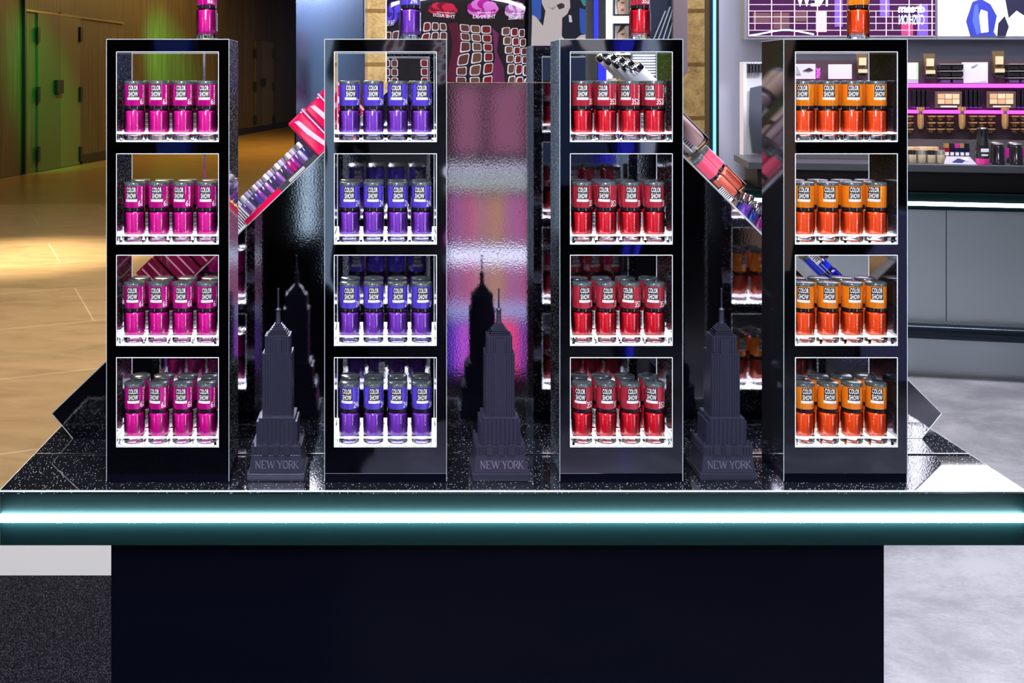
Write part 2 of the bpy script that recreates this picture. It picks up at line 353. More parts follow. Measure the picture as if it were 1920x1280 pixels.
for a, c in ((LT, (137, 822)), (RT, (1728, 822))):
    p0 = Vector(q(*a)); p1 = Vector((q(*c)[0], TZ + .0003)); d = (p1 - p0).normalized(); n = Vector((-d.y, d.x))
    n = n if (n.x < 0) == (a is LT) else -n
    b = MB(); b.prism([tuple(p0), tuple(p1), tuple(p1 + n * .0007), tuple(p0 + n * .0007)], PM - .0004, PM + .012); bb(b, 'slope_trim', MATS['steel_trim'])
# smoked mirror standing on the backboard
mr = empty('mirror', (.132, PM, Z(155, PM))); tag(mr, 'tall smoked mirror standing on the flat top of the black backboard', 'mirror')
def mmb(mb, name, mats): mb.v = [(x - .132, y - PM, z - Z(155, PM)) for x, y, z in mb.v]; return mb.build(name, mats, mr)
mmb(MB().box(X(725, PM), X(1098, PM), PM, PM + .012, Z(154.3, PM), 1.62), 'mirror_glass', mirror_mat)
mmb(MB().box(X(723.4, PM), X(725, PM), PM - .0008, PM + .013, Z(154.3, PM), 1.62), 'mirror_edge', MATS['lit_acrylic_edge'])

# ------------------------------------------------------------------ nail polish bottles
BR = .0121
def bottle_proto(cap_c, lac_c, number, name='nail_polish_bottle', key=''):
    root = empty(name)
    capm = mat('cap_' + key, cap_c, .16, .25, coat=1); lacm = mat('lacquer_' + key, lac_c, .22, 0, coat=1)
    R = BR
    MB().lathe([(0, .0068), (.0075, .0069), (.0095, .0078), (.0107, .0098), (.0111, .0125), (.0111, .0322), (.0106, .0340), (.0080, .0350), (0, .0350)], 28).build('lacquer', lacm, root)
    MB().lathe([(R - .0012, 0), (R - .0004, .0004), (R - .0001, .0014), (R, .0335), (R - .0006, .0350), (R - .0022, .0361), (R - .0040, .0364)], 28).build('glass_bottle', shell, root)
    MB().lathe([(0, .0002), (R - .0020, .0002), (R - .0009, .0008), (R - .0006, .0024), (R - .0009, .0052), (.0085, .0060), (.0055, .0053), (0, .0050)], 28).build('glass_foot', glass, root)
    MB().lathe([(R - .0016, .0362), (R - .0006, .0364), (R - .0006, .0396), (R - .0016, .0398)], 28).build('neck_ring', ring_mat, root)
    cap = MB().lathe([(R - .0016, .0398), (R - .0006, .0400), (R - .0004, .0404), (R - .0004, .0647), (R - .0007, .0650)], 28).build('cap', capm, root)
    MB().lathe([(R - .0006, .0651), (R - .0003, .0653), (R - .0003, .0676), (R - .0007, .0685), (R - .0018, .0690), (0, .0690)], 28).build('cap_lid', captop_mat, root)
    # printed label bent round the cap
    def bend(dr, u0=0, z0=0):
        r = R - .0004 + dr
        def f(x, y, z):
            a = (x + u0) / r; return (r * math.sin(a), -r * math.cos(a), z + z0)
        return f
    def patch(mb, u0, u1, z0, z1, dr, mi, n=8):
        k = len(mb.v); f = bend(dr)
        for i in range(n + 1):
            u = u0 + (u1 - u0) * i / n; mb.v += [f(u, 0, z0), f(u, 0, z1)]
        for i in range(n): mb.face((k + 2 * i, k + 2 * i + 2, k + 2 * i + 3, k + 2 * i + 1), mi)
    L = MB(); patch(L, -.0066, .0066, .0500, .0643, .00008, 0); patch(L, -.0070, .0070, .0470, .0498, .00010, 1)
    L.add(text_vf('COLOR', .0112, .0058, .012, space=1.08), 1, bend(.00014, 0, .0607)); L.add(text_vf('SHOW', .0112, .0058, .012, space=1.08), 1, bend(.00014, 0, .0537))
    L.add(text_vf('60 SECONDS', .0118, .0017, .01), 2, bend(.00015, 0, .04825))
    if number:
        wn_ = .0030 * len(number)
        L.add(text_vf(number, wn_, .0068, .0), 1, bend(.00012, .0083 + wn_ / 2, .0450))
        vs, fs = text_vf('MAYBELLINE', .0225, .0020, .02)
        L.add(([(-z, 0, x) for x, y, z in vs], fs), 1, bend(.00012, .0103 + wn_ * .9, .0530))
    L.build('label', [ink_black, ink_white, ink_grey], cap)
    # back sticker
    S = MB(); f = bend(.0004 + .0002)
    for (u0, u1, z0, z1, mi) in [(.0225, .0335, .010, .031, 0)] + [(.024, .0325, .0115 + .0016 * k, .0121 + .0016 * k + .0003 * (k % 3), 1) for k in range(11)]:
        k0 = len(S.v); ff = bend(.0004 + (.0002 if mi == 0 else .00025))
        for i in range(7):
            u = u0 + (u1 - u0) * i / 6; S.v += [ff(u, 0, z0), ff(u, 0, z1)]
        for i in range(6): S.face((k0 + 2 * i, k0 + 2 * i + 2, k0 + 2 * i + 3, k0 + 2 * i + 1), mi)
    S.build('sticker', [sticker, ink_black], root)
    return root

COLS = [('magenta', (.62, .004, .28), (.80, .006, .36), '6'), ('purple', (.12, .07, .72), (.25, .05, .60), '24'),
        ('red', (.52, .030, .06), (.78, .008, .03), '352'), ('orange', (.95, .26, .010), (1.0, .095, .004), '')]
FACES = [(200, 429), (609, 837), (1050, 1280), (1470, 1701)]
TOPX = [388, 769.5, 1199.5, 1609]
SHX = [[[-3, -6, -4, -6], [-7, -4, -8, -3], [-5, -6, -4, 0], [-3, -9, -4, -6]], [[3, 0, -2, 1], [0, -1, 2, -4], [0, 1, 2, 3], [-5, 2, -2, 2]],
       [[2, -6, -10, -9], [2, -4, 3, 4], [7, 5, -4, -2], [-3, 3, 6, -5]], [[-2, 3, 4, 9], [1, 4, 7, -4], [0, 4, 7, 3], [8, 5, 5, 3]]]
TF, TB = 1.13, 1.198
S_ = TF / F
OPN = [(97, 266), (288, 458), (478, 648), (670, 838)]
WHICH = ['leftmost tower', 'second tower from the left', 'third tower from the left', 'rightmost tower']
SHELF = ['top shelf', 'second shelf down', 'third shelf down', 'bottom shelf']
ORD = ['first from the left', 'second from the left', 'third from the left', 'fourth from the left']
ROWS_Y = (1.147, 1.1735)
for ti in range(4):
    cname, cc, lc, num = COLS[ti]
    x0, x1 = FACES[ti]; xc = (X(x0, TF) + X(x1, TF)) / 2; hw = (X(x1, TF) - X(x0, TF)) / 2
    if ti == 3: xc_o = X(1587, TF)
    elif ti == 0: xc_o = X(314, TF)
    elif ti == 1: xc_o = X(722.5, TF)
    else: xc_o = X(1165, TF)
    ox = xc_o - xc; ow = 96 * S_
    t = empty('display_tower', (xc, TF, TZ)); zt = H + 76 * S_ - TZ
    tag(t, 'tall black glossy four-shelf tower holding %s nail polish bottles' % cname, 'display tower', 'four-shelf towers on the display table')
    zs = [0.010]; holes = set()
    lev = []
    for k in range(3, -1, -1):
        za = H - (OPN[k][1] - CY) * S_ - TZ; zb_ = H - (OPN[k][0] - CY) * S_ - TZ; lev += [za, zb_]
    zs = [.0105] + lev + [zt]
    xs = [-hw, ox - ow, ox + ow, hw]
    holes = {(1, 1), (1, 3), (1, 5), (1, 7)}
    MB().grid_plate(xs, zs, holes, .0021, TB - TF, 0, 0).build('tower_body', side_mat, t)
    MB().grid_plate(xs, zs, holes, 0, .002, 0, 0).build('face_panel', face_mat, t, bev=.0004)
    MB().box(-hw, hw, .0012, TB - TF, 0, .0103).build('plinth', plinth_mat, t)
    b = MB(); e = .0007                                        # bright cut edges of the tower face
    b.box(-hw, hw, -.0002, TB - TF, zt, zt + .0005)
    for sx in (-hw - .0004, hw): b.box(sx, sx + .0004, -.0002, .0006, .002, zt)
    b.build('bright_edge', MATS['bright_edge'], t)
    for k in range(4):
        za = H - (OPN[k][1] - CY) * S_ - TZ; zb_ = H - (OPN[k][0] - CY) * S_ - TZ
        b = MB()
        xa, xb = ox - ow, ox + ow
        for yy, e in ((-.0004, .00045), (TB - TF - .0006, .0004)):
            b.grid_plate([xa + .00005, xa + e, xb - e, xb - .00005], [za + .00005, za + e, zb_ - e, zb_ - .00005], {(1, 1)}, yy, yy + .0009)
        b.build('opening_trim', edge_white, t)
        # lit tray: floor, perforated top, clear lip and dividers
        fl0 = za + .001; th = za + .0106
        b = MB(); b.box(xa + .001, xb - .001, .0035, TB - TF - .001, za + .0001, fl0)
        bx = [ox + (i - 1.5) * .0280 for i in range(4)]; hs = .0127
        gx = [xa + .001]; 
        for c_ in bx: gx += [c_ - hs, c_ + hs]
        gx.append(xb - .001)
        r1, r2 = ROWS_Y[0] - TF, ROWS_Y[1] - TF
        gy = [.0035, r1 - hs, r1 + hs, r2 - hs, r2 + hs, TB - TF - .001]
        hl = {(i, j) for i in (1, 3, 5, 7) for j in (1, 3)}
        b.grid_plate(gx, gy, hl, th - .0015, th, axis='z')
        tr = b.build('light_tray', tray_white, t)
        b = MB(); b.box(xa + .001, xb - .001, .0006, .0030, za + .0008, th)
        b.build('clear_lip', acrylic, tr)
        for c_ in [xa + .0045] + [c_ + .0140 for c_ in bx[:3]] + [xb - .0045]:
            b = MB(); b.box(c_ - .0016, c_ + .0016, .0035, .0330, fl0 + .0001, th - .0017); b.build('divider', acrylic, tr)
        
        b = MB(); b.box(xa + .001, xb - .001, .0002, .0006, th - .0007, th); b.build('lip_edge', edge_white, tr)
        if k == 0 and ti == 0:
            pass
    if ti == 0: PROTO = []
    pr = bottle_proto(cc, lc, num, key=cname); PROTO.append(pr)
    k_ = 0
    for k in range(4):
        za = H - (OPN[k][1] - CY) * S_
        for rr in range(2):
            for i in range(4):
                o = pr if (k == 0 and rr == 0 and i == 0) else copy_tree(pr)
                Y = ROWS_Y[rr]; Xp = xc_o + (i - 1.5) * .0280
                kk = Xp / Y; dx = SHX[ti][k][i] if rr == 0 else random.uniform(-8, 8)
                a = math.asin(max(-.95, min(.95, dx / 19.3 / math.sqrt(1 + kk * kk)))) - math.atan(kk)
                if rr == 1:
                    a = math.radians([-88, random.choice((-88, 172, 10)), 172, 172][ti] + random.uniform(-14, 14)) - math.atan(kk)
                o.location = (Xp, Y, za + .00105); o.rotation_euler = (0, 0, a)
                tag(o, '%s nail polish bottle, %s in %s row, %s of the %s' % (cname, ORD[i].replace(' from the left', '').replace('first', 'leftmost'), 'front' if rr == 0 else 'back', SHELF[k], WHICH[ti].replace(' from the left', '')), 'nail polish bottle', '%s nail polish bottles in the %s' % (cname, WHICH[ti]))
    o = copy_tree(pr); Xp = X(TOPX[ti], 1.152); o.location = (Xp, 1.152, TZ + zt + .0006)
    o.rotation_euler = (0, 0, -.72 if ti != 0 else -.45)
    tag(o, 'single %s nail polish bottle standing alone on top of a tower' % cname, 'nail polish bottle', 'single bottles on top of the towers')

# ------------------------------------------------------------------ New York tower figurines
stm = mat('dark_cast_metal', (.036, .037, .068), .30, .4)
def figurine():
    root = empty('skyscraper_figurine')
    b = MB()                                              # y is depth, base centre at the origin
    b.frus((-.0320, .0320, -.0250, .0250, 0), (-.0330, .0330, -.0258, .0258, .0020))
    b.frus((-.0330, .0330, -.0258, .0258, .0020), (-.0330, .0330, -.0258, .0258, .0085))
    b.frus((-.0312, .0312, -.0243, .0243, .0086), (-.0283, .0283, -.0218, .0218, .0285))
    base = b.build('base', stm, root, bev=.0004)
    # serif lettering
    Lm = MB(); th = .0009; sw = .0011
    def bar(xa, za, xb, zb_, w=sw):
        d = Vector((xb - xa, zb_ - za)).normalized(); n = Vector((-d.y, d.x)) * w / 2
        Lm.prism([(xa + n.x, za + n.y), (xb + n.x, zb_ + n.y), (xb - n.x, zb_ - n.y), (xa - n.x, za - n.y)], -th, 0)
    hh = .0082
    def N(x): bar(x, 0, x, hh, .0008); bar(x + .0045, 0, x + .0045, hh, .0008); bar(x, hh, x + .0045, 0, .0014); bar(x - .0009, 0, x + .0009, 0, .0005); bar(x - .001, hh, x + .0006, hh, .0005); bar(x + .0036, hh, x + .0056, hh, .0005)
    def E(x): bar(x, 0, x, hh, .0013); bar(x - .0008, 0, x + .0042, 0, .0006); bar(x - .0008, hh, x + .0042, hh, .0006); bar(x, hh / 2, x + .003, hh / 2, .0006); bar(x + .0042, 0, x + .0042, .0018, .0006); bar(x + .0042, hh, x + .0042, hh - .0018, .0006)
    def Wl(x): bar(x, hh, x + .0022, 0, .0013); bar(x + .0022, 0, x + .0042, hh, .0007); bar(x + .0042, hh, x + .0062, 0, .0013); bar(x + .0062, 0, x + .0082, hh, .0007); bar(x - .001, hh, x + .0012, hh, .0005); bar(x + .0072, hh, x + .0092, hh, .0005)
    def Yl(x): bar(x, hh, x + .0025, hh * .45, .0013); bar(x + .005, hh, x + .0025, hh * .45, .0007); bar(x + .0025, 0, x + .0025, hh * .5, .0013); bar(x + .0014, 0, x + .0036, 0, .0005); bar(x - .001, hh, x + .0011, hh, .0005); bar(x + .004, hh, x + .006, hh, .0005)
    def O(x):
        n = 14
        for i in range(n):
            a0, a1 = 2 * PI * i / n, 2 * PI * (i + 1) / n; bar(x + .003 + .0027 * math.cos(a0), hh / 2 + hh / 2 * math.sin(a0), x + .003 + .0027 * math.cos(a1), hh / 2 + hh / 2 * math.sin(a1), .0011)
    def Rl(x):
        bar(x, 0, x, hh, .0013); bar(x - .0008, 0, x + .001, 0, .0005); bar(x - .0008, hh, x + .002, hh, .0006); bar(x, hh * .5, x + .002, hh * .5, .0006); bar(x + .002, hh * .5, x + .0048, 0, .0012); bar(x + .0042, 0, x + .0056, 0, .0005)
        for i in range(6):
            a0, a1 = -PI / 2 + PI * i / 6, -PI / 2 + PI * (i + 1) / 6; bar(x + .002 + .0020 * math.cos(a0), hh * .75 + hh / 4 * math.sin(a0), x + .002 + .0020 * math.cos(a1), hh * .75 + hh / 4 * math.sin(a1), .0010)
    def K(x): bar(x, 0, x, hh, .0013); bar(x, hh * .4, x + .0042, hh, .0007); bar(x + .0014, hh * .55, x + .0046, 0, .0012); bar(x - .0008, 0, x + .001, 0, .0005); bar(x - .0008, hh, x + .001, hh, .0005); bar(x + .0034, hh, x + .005, hh, .0005); bar(x + .004, 0, x + .0056, 0, .0005)
    N(-.0228); E(-.0158); Wl(-.0100); Yl(.0022); O(.0082); Rl(.0154); K(.0218 - .0006)
    ang = math.atan2(.0025, .0199)
    lo = Lm.build('lettering', mat('cast_metal_bright', (.16, .16, .24), .25, .5), base, loc=(-.0002, -.02335, .0138), rot=(-ang, 0, 0))
    def tier(w, d, z0, z1, nrib, name, cx=0, rim=True):
        b = MB(); b.box(cx - w / 2, cx + w / 2, -d / 2, d / 2, z0, z1)
        rw = w / nrib
        for i in range(nrib):                              # pilasters, window sills between them
            xx = cx - w / 2 + rw * (i + .5)
            for sy in (-1, 1):
                b.box(xx - rw * .24, xx + rw * .24, sy * d / 2 - .0010, sy * d / 2 + .0010, z0, z1 - .0012)
        nd_ = max(3, int(d / rw))
        for i in range(nd_):
            yy = -d / 2 + d / nd_ * (i + .5)
            for sx in (-1, 1): b.box(cx + sx * w / 2 - .0010, cx + sx * w / 2 + .0010, yy - rw * .24, yy + rw * .24, z0, z1 - .0012)
        if rim: b.box(cx - w / 2 - .0008, cx + w / 2 + .0008, -d / 2 - .0008, d / 2 + .0008, z1 - .0013, z1)
        nz_ = int((z1 - z0) / .0021)
        for i in range(nz_):                               # window rows
            zz = z0 + .001 + i * .0021
            b.box(cx - w / 2 - .0006, cx + w / 2 + .0006, -d / 2 - .0006, d / 2 + .0006, zz, zz + .0008)
        return b.build(name, stm, root)
    tier(.0560, .0430, .0286, .0385, 16, 'podium'); 
    b = MB()
    for sx in (-1, 1):
        for sy in (-1, 1): MB().box(sx * .0268 - .0012, sx * .0268 + .0012, sy * .0203 - .0012, sy * .0203 + .0012, .0385, .0425).build('podium_turret', stm, root)
    for i in (-1, 0, 1): MB().box(i * .013 - .0035, i * .013 + .0035, -.0232, -.0205, .0286, .0402).build('podium_pavilion', stm, root)
    tier(.0455, .0330, .0386, .0655, 12, 'lower_tier')
    tier(.0395, .0370, .0386, .0700, 8, 'lower_tier')
    tier(.0325, .0260, .0656, .1435, 11, 'main_shaft')
    tier(.0100, .0285, .0656, .0705, 3, 'main_shaft'); 
    tier(.0275, .0215, .1436, .1630, 9, 'upper_shaft')
    b = MB(); b.box(-.0048, .0048, -.0137, -.0128, .0705, .1600)
    for i in range(4): b.box(-.0048 + i * .0032 - .0004, -.0048 + i * .0032 + .0004, -.0145, -.0130, .0705, .1600)
    b.build('centre_bay', stm, root)
    b = MB(); z = .1631; w = .0225
    for i in range(6):
        b.box(-w / 2, w / 2, -w * .42, w * .42, z, z + .0019); b.box(-w / 2 - .0005, w / 2 + .0005, -w * .42 - .0005, w * .42 + .0005, z + .0013, z + .0019); z += .0021; w -= .0029
    b.build('stepped_crown', stm, root)
    MB().lathe([(.0036, .1757), (.0030, .178), (.0027, .190), (.0034, .1903), (.0036, .1915), (.0026, .1925), (.0012, .1938), (.0012, .1945)], 14).build('mast_drum', stm, root)
    MB().lathe([(.0011, .1945), (.0009, .2145), (.0013, .215), (.0012, .2162), (0, .2168)], 10).build('spire', stm, root)
    return root
SX = [521.5, 935.5, 1354]
f0 = figurine()
for i, px in enumerate(SX):
    o = f0 if i == 0 else copy_tree(f0)
    o.location = (X(px, 1.158), 1.160, TZ + .0002); o.rotation_euler = (0, 0, math.radians([0, 0, 0][i]))
    tag(o, ['dark metal skyscraper figurine standing between the magenta and purple towers', 'dark metal skyscraper figurine standing between the purple and red towers', 'dark metal skyscraper figurine standing between the red and orange towers'][i], 'figurine', 'skyscraper figurines on the display table')

# ------------------------------------------------------------------ products along the sloping shoulders
PX = PM / F
def slope_root(name, side, px_along, extra_y=0, n_off=0):
    """Empty on a shoulder; local x runs up (left) or down (right) the slope, local z points away from it"""
    if side == 'L': a, c = Vector(q(*LT)), Vector(q(*PL))
    else: a, c = Vector(q(*PR)), Vector(q(*RT))
    d = (c - a).normalized(); p = a + d * px_along * PX
    n = Vector((-d.y, d.x)) if side == 'L' else Vector((-d.y, d.x))
    p = p + n * (.0014 + n_off * PX)
    th = math.atan2(d.y, d.x)
    o = empty(name, (p.x, PM + .004 + extra_y, p.y), (0, -th, 0)); return o
maroon = mat('maroon_clear_plastic', (.22, .01, .05), .08, 0, coat=1, ior=1.5)
redpl = mat('crimson_gloss_plastic', (.62, .003, .07), .06, 0, coat=1)
whpl = mat('white_plastic', (.75, .75, .82), .3, coat=.4); pkpl = mat('pink_trim', (.85, .35, .55), .2, coat=.6)
for i in range(4):                                              # maroon boxes lower down on the left
    o = slope_root('gloss_box', 'L', 292 + i * 49); b = MB().box(0, 46 * PX, 0, .05, 0, 80 * PX); b.build('box_shell', maroon, o, bev=.002)
    b = MB(); 
    for k in range(2): b.box((14 + 16 * k) * PX, (17 + 16 * k) * PX, -.0006, 0, 3 * PX, 77 * PX)
    b.build('box_rib', pkpl, o)
    tag(o, 'maroon glossy box, %s up the slope behind the magenta tower' % ['lowest', 'second', 'third', 'topmost'][i], 'box', 'maroon boxes on the slope')
o = slope_root('divider_tray', 'L', 482); tag(o, 'white ribbed tray end leaning on the slope right of the magenta tower', 'tray')
b = MB(); b.box(0, 40 * PX, 0, .05, 0, 3 * PX)
for k in range(9): b.box((2 + 4.4 * k) * PX, (4 + 4.4 * k) * PX, 0, .05, 3 * PX, (20 + 3.0 * k) * PX)
b.build('tray_ribs', whpl, o)
tubcol = [(.42, .0, .16), (.30, .01, .25), (.08, .03, .18), (.35, .3, .6), (.02, .02, .12), (.05, .03, .3), (.2, .03, .3), (.03, .02, .1), (.3, .1, .45), (.02, .02, .07), (.05, .02, .18), (.25, .1, .35), (.02, .02, .05), (.1, .03, .2)]
for i in range(19):                                             # upright mini bottles in a row
    o = slope_root('mini_bottle', 'L', 506 + i * 9.7, .0, 10)
    m1 = mat('mini_%d' % (i % 14), tubcol[i % 14], .12, coat=1)
    for yy in range(1): MB().lathe([(4.2 * PX, 0), (4.6 * PX, .0008), (4.6 * PX, 22 * PX), (3.4 * PX, 24 * PX)], 14, (0, .008, 0)).build('bottle_body', m1, o)
    MB().lathe([(4.2 * PX, 24 * PX), (4.6 * PX, 25 * PX), (4.4 * PX, 36 * PX), (0, 37 * PX)], 14, (0, .008, 0)).build('bottle_cap', [whpl, mat('lilac_plastic', (.5, .42, .75), .2, coat=1), chrome][i % 3], o)
    tag(o, 'tiny polish bottle with pale cap, number %s from the lower end of the slope rack' % ['one', 'two', 'three', 'four', 'five', 'six', 'seven', 'eight', 'nine', 'ten', 'eleven', 'twelve', 'thirteen', 'fourteen', 'fifteen', 'sixteen', 'seventeen', 'eighteen', 'nineteen'][i], 'mini bottle', 'tiny bottles in the slope rack')
o = slope_root('slope_rack', 'L', 500); tag(o, 'long narrow rack with crimson edge holding tiny bottles on the slope', 'rack')
MB().box(8 * PX, 98 * PX, -.0012, .03, 0, 9 * PX).build('rack_strip', redpl, o)
b = MB().box(98 * PX, 192 * PX, -.0012, .03, 0, 9 * PX); b.build('label_strip', mat('charcoal_strip', (.03, .03, .04), .4), o)
b = MB(); b.box(122 * PX, 160 * PX, -.0016, -.0012, 1.5 * PX, 6.5 * PX)
for k in range(12): b.box((124 + 3 * k) * PX, (125.4 + 3 * k) * PX, -.0018, -.0016, 2.5 * PX, 5.5 * PX, 1)
b.build('price_strip', [whpl, ink_black], o)
for i in range(3):                                              # crimson pouches
    o = slope_root('crimson_case', 'L', 693 + i * 41 + (1 if i else 0)); b = MB(); b.box(0, 36 * PX, 0, .03, 0, (84 - 2 * (i % 2)) * PX); b.build('case_body', redpl, o, bev=.0022)
    b = MB(); b.box(37 * PX, 40 * PX, .0, .03, 0, 86 * PX); b.build('case_divider', pkpl, o)
    b = MB(); b.prism([(12 * PX, 78 * PX), (20 * PX, 74 * PX), (24 * PX, 40 * PX), (30 * PX, 8 * PX), (22 * PX, 6 * PX), (14 * PX, 44 * PX)], -.0008, -.0001); b.build('pale_swirl', mat('pale_pink', (.8, .5, .6), .2, coat=1), o)
    tag(o, 'crimson shiny case on the left slope, %s' % ['lowest of the three', 'middle of the three', 'topmost of the three'][i], 'case', 'crimson cases on the slope')
# right shoulder
sil = mat('silver_cap', (.5, .52, .58), .12, 1)
def big_bottle(name, capm, bodym, r=.0135, L=.088):
    o = empty(name)
    MB().lathe([(0, .004), (r * .80, .005), (r * .88, .010), (r * .88, L * .46), (r * .7, L * .50), (0, L * .50)], 24).build('lacquer', bodym, o)
    MB().lathe([(r * .9, 0), (r, .001), (r, L * .48), (r * .8, L * .52), (r * .66, L * .525)], 24).build('glass_bottle', shell, o)
    MB().lathe([(r * .82, L * .515), (r * .93, L * .52), (r * .93, L * .56), (r * .82, L * .565)], 24).build('neck_ring', ring_mat, o)
    MB().lathe([(r * .82, L * .566), (r * .96, L * .57), (r * .96, L * .93)], 24).build('cap', capm, o)
    MB().lathe([(r * .97, L * .931), (r * .97, L * .985), (r * .85, L), (0, L)], 24).build('cap_lid', captop_mat, o)
    b = MB(); b.box(-.012, -.003, -r * .8 - .0004, -r * .8 + .0006, L * .04, L * .34)
    for k in range(8): b.box(-.011 + (k % 2) * .001, -.0045, -r * .8 - .0007, -r * .8 - .0004, L * (.10 + .035 * k), L * (.115 + .035 * k), 1)
    b.build('sticker', [sticker, ink_black], o)
    return o
nude = mat('nude_pink', (.72, .50, .50), .2, coat=1); coral = mat('coral_lacquer', (.82, .18, .12), .2, coat=1); rosec = mat('rose_cap', (.70, .07, .14), .18, coat=1)
beige = mat('beige_foundation', (.55, .36, .26), .3, coat=.6); greyl = mat('grey_lacquer', (.30, .27, .27), .2, coat=1)
def lay(o, side, s, n, ry, yoff=0):
    r = slope_root('tmp', side, s, yoff, n); o.location = r.location; o.rotation_euler = (0, r.rotation_euler.y - PI / 2 if side == 'R' else r.rotation_euler.y - PI / 2, 0); bpy.data.objects.remove(r)
spec = [('nude pink', whpl, nude, 214, 36, .008, .0195, .100), ('coral', rosec, coral, 333, 33, .019, .0148, .074), ('salmon', rosec, coral, 326, 16, -.0055, .0094, .072),
        ('wine red', rosec, maroon, 530, 52, .002, .0108, .070), ('pale grey', whpl, greyl, 222, 26, .056, .0130, .085), ('beige', beige, nude, 176, 66, .120, .0140, .090),
        ('light beige', beige, beige, 225, 24, .084, .0130, .090), ('fawn', beige, nude, 172, 68, .150, .0130, .090)]
for nm, cm, bm, s, n, yo, r_, L_ in spec:
    o = big_bottle('nail_polish_bottle', cm, bm, r_, L_); lay(o, 'R', s, n, 0, yo + .012)
    # the foot points down the slope
    tag(o, '%s bottle lying in the clear rack on the right slope' % nm, 'nail polish bottle', 'bottles lying on the right slope')
o = slope_root('clear_rack', 'R', 20); tag(o, 'clear acrylic rack edge running down the right slope', 'rack')
MB().box(0, 455 * PX, -.004, .07, 0, 1.2 * PX).build('rack_floor', mat('frosted_edge', (.6, .65, .7), .2, .3), o)
MB().box(0, 66 * PX, .044, .110, 1.4 * PX, 30 * PX).build('rack_riser', acrylic, o)
for i in range(5):
    o = empty('silver_tube'); lay(o, 'R', 58 + i * 12, 50 + i * 2.5, 0, .100 - i * .0205)
    MB().lathe([(6 * PX, 0), (12.2 * PX, .004), (12.6 * PX, 74 * PX)], 22).build('tube_body', whpl, o)
    MB().lathe([(13 * PX, 74.2 * PX), (13.8 * PX, 75 * PX), (13.8 * PX, 85 * PX), (12 * PX, 88 * PX), (9 * PX, 89 * PX), (0, 88 * PX)], 22).build('tube_cap', sil, o)
    tag(o, 'silver capped tube lying down the slope above the red tower, %s from the peak' % ['first', 'second', 'third', 'fourth', 'fifth'][i], 'tube', 'silver capped tubes at the peak')
for i in range(7):
    o = slope_root('short_bottle', 'R', 362 + (i % 4) * 19, .0 + .02 * (i // 4), 2 + 0)
    o.rotation_euler.y = math.radians(22)
    MB().lathe([(7.5 * PX, 0), (8.5 * PX, .001), (8.5 * PX, 22 * PX)], 18, (0, .009, 0)).build('bottle_body', [mat('violet_gloss', (.10, .02, .30), .1, coat=1), mat('navy_gloss', (.01, .02, .16), .1, coat=1), mat('plum_gloss', (.12, .01, .10), .1, coat=1)][i % 3], o)
    MB().lathe([(7 * PX, 22 * PX), (7.4 * PX, 23 * PX), (7.4 * PX, 40 * PX), (5.4 * PX, 43 * PX), (0, 43 * PX)], 18, (0, .009, 0)).build('bottle_cap', sil, o)
    tag(o, 'short dark bottle with silver lid low on the right slope, %s' % ['first in front', 'second in front', 'third in front', 'fourth in front', 'first behind', 'second behind', 'third behind'][i], 'mini bottle', 'short silver-lidded bottles on the right slope')
o = big_bottle('nail_polish_bottle', mat('cobalt_cap', (.01, .03, .6), .15, coat=1), mat('cobalt_lacquer', (.02, .02, .65), .15, coat=1)); lay(o, 'R', 615, 40, 0, .02); o.scale = (.9,) * 3
tag(o, 'cobalt blue bottle lying on the slope behind the orange tower', 'nail polish bottle')
o = empty('support_post', (X(383, 1.32), 1.32, TZ)); tag(o, 'slim steel post rising behind the magenta tower', 'post')
MB().box(-.0014, .0014, -.0014, .0014, 0, .56).build('post_shaft', chrome, o)

# ------------------------------------------------------------------ dark pylon and far posts
py_m = mat('blue_black_gloss', (.20, .26, .42), .13, 1)
o = MB().box(X(552, 1.75), X(684, 1.75), 1.75, 1.95, 0, 2.6).build('pylon', py_m, bev=.003); tag(o, 'tall blue-black glossy pylon rising behind the purple tower', 'pylon')
o = MB().box(X(684.5, 3.2), X(688.5, 3.2), 3.2, 3.208, 0, 3).build('steel_post', chrome); tag(o, 'thin steel post beside the yellow stone wall', 'post')
o = empty('light_post', (X(1339, 5.2), 5.2, 0)); tag(o, 'black post carrying a vertical cyan light tube', 'light post')
MB().box(X(1330, 5.2) - X(1339, 5.2), X(1348, 5.2) - X(1339, 5.2), 0, .08, 0, 3.2).build('post_body', mat_black, o)
MB().box(-.006, .006, -.012, 0, .55, 3.1).build('light_tube', mat('led_cyan', (.2, .7, 1), emit=(.08, .55, 1), es=2.2), o)

# display cabinet with framed faces, seen between the red tower and the stone wall
YA = 5.0
cb = empty('poster_cabinet', (X(1196, YA), YA, 0)); tag(cb, 'tall cabinet with white lit panel and rounded mauve side behind the red tower', 'cabinet')
def pb(mb, px0, px1, py0, py1, Y, d, mi=0): mb.box(X(px0, Y), X(px1, Y), Y, Y + d, Z(py1, Y), Z(py0, Y), mi)
def loc_to(mb, o): 
    l = o.location; mb.v = [(x - l.x, y - l.y, z - l.z) for x, y, z in mb.v]; return mb
b = MB(); pb(b, 1136, 1182, -160, 330, YA + .05, .1); loc_to(b, cb).build('lit_panel', mat('lit_white_panel', (.9, .9, .9), emit=(1, .95, 1), es=1.0), cb)
b = MB(); pb(b, 1060, 1136, -160, 330, YA + .04, .1); loc_to(b, cb).build('black_side', mat('gloss_black_side', (.008, .009, .016), .15, coat=.5), cb)
b = MB(); pb(b, 1114, 1122, -160, 95, YA + .03, .009); pb(b, 1122, 1137, 96, 200, YA + .03, .009); loc_to(b, cb).build('blue_light_strip', mat('strip_blue', (.02, .02, .5), emit=(.02, .03, .75), es=1.0), cb)
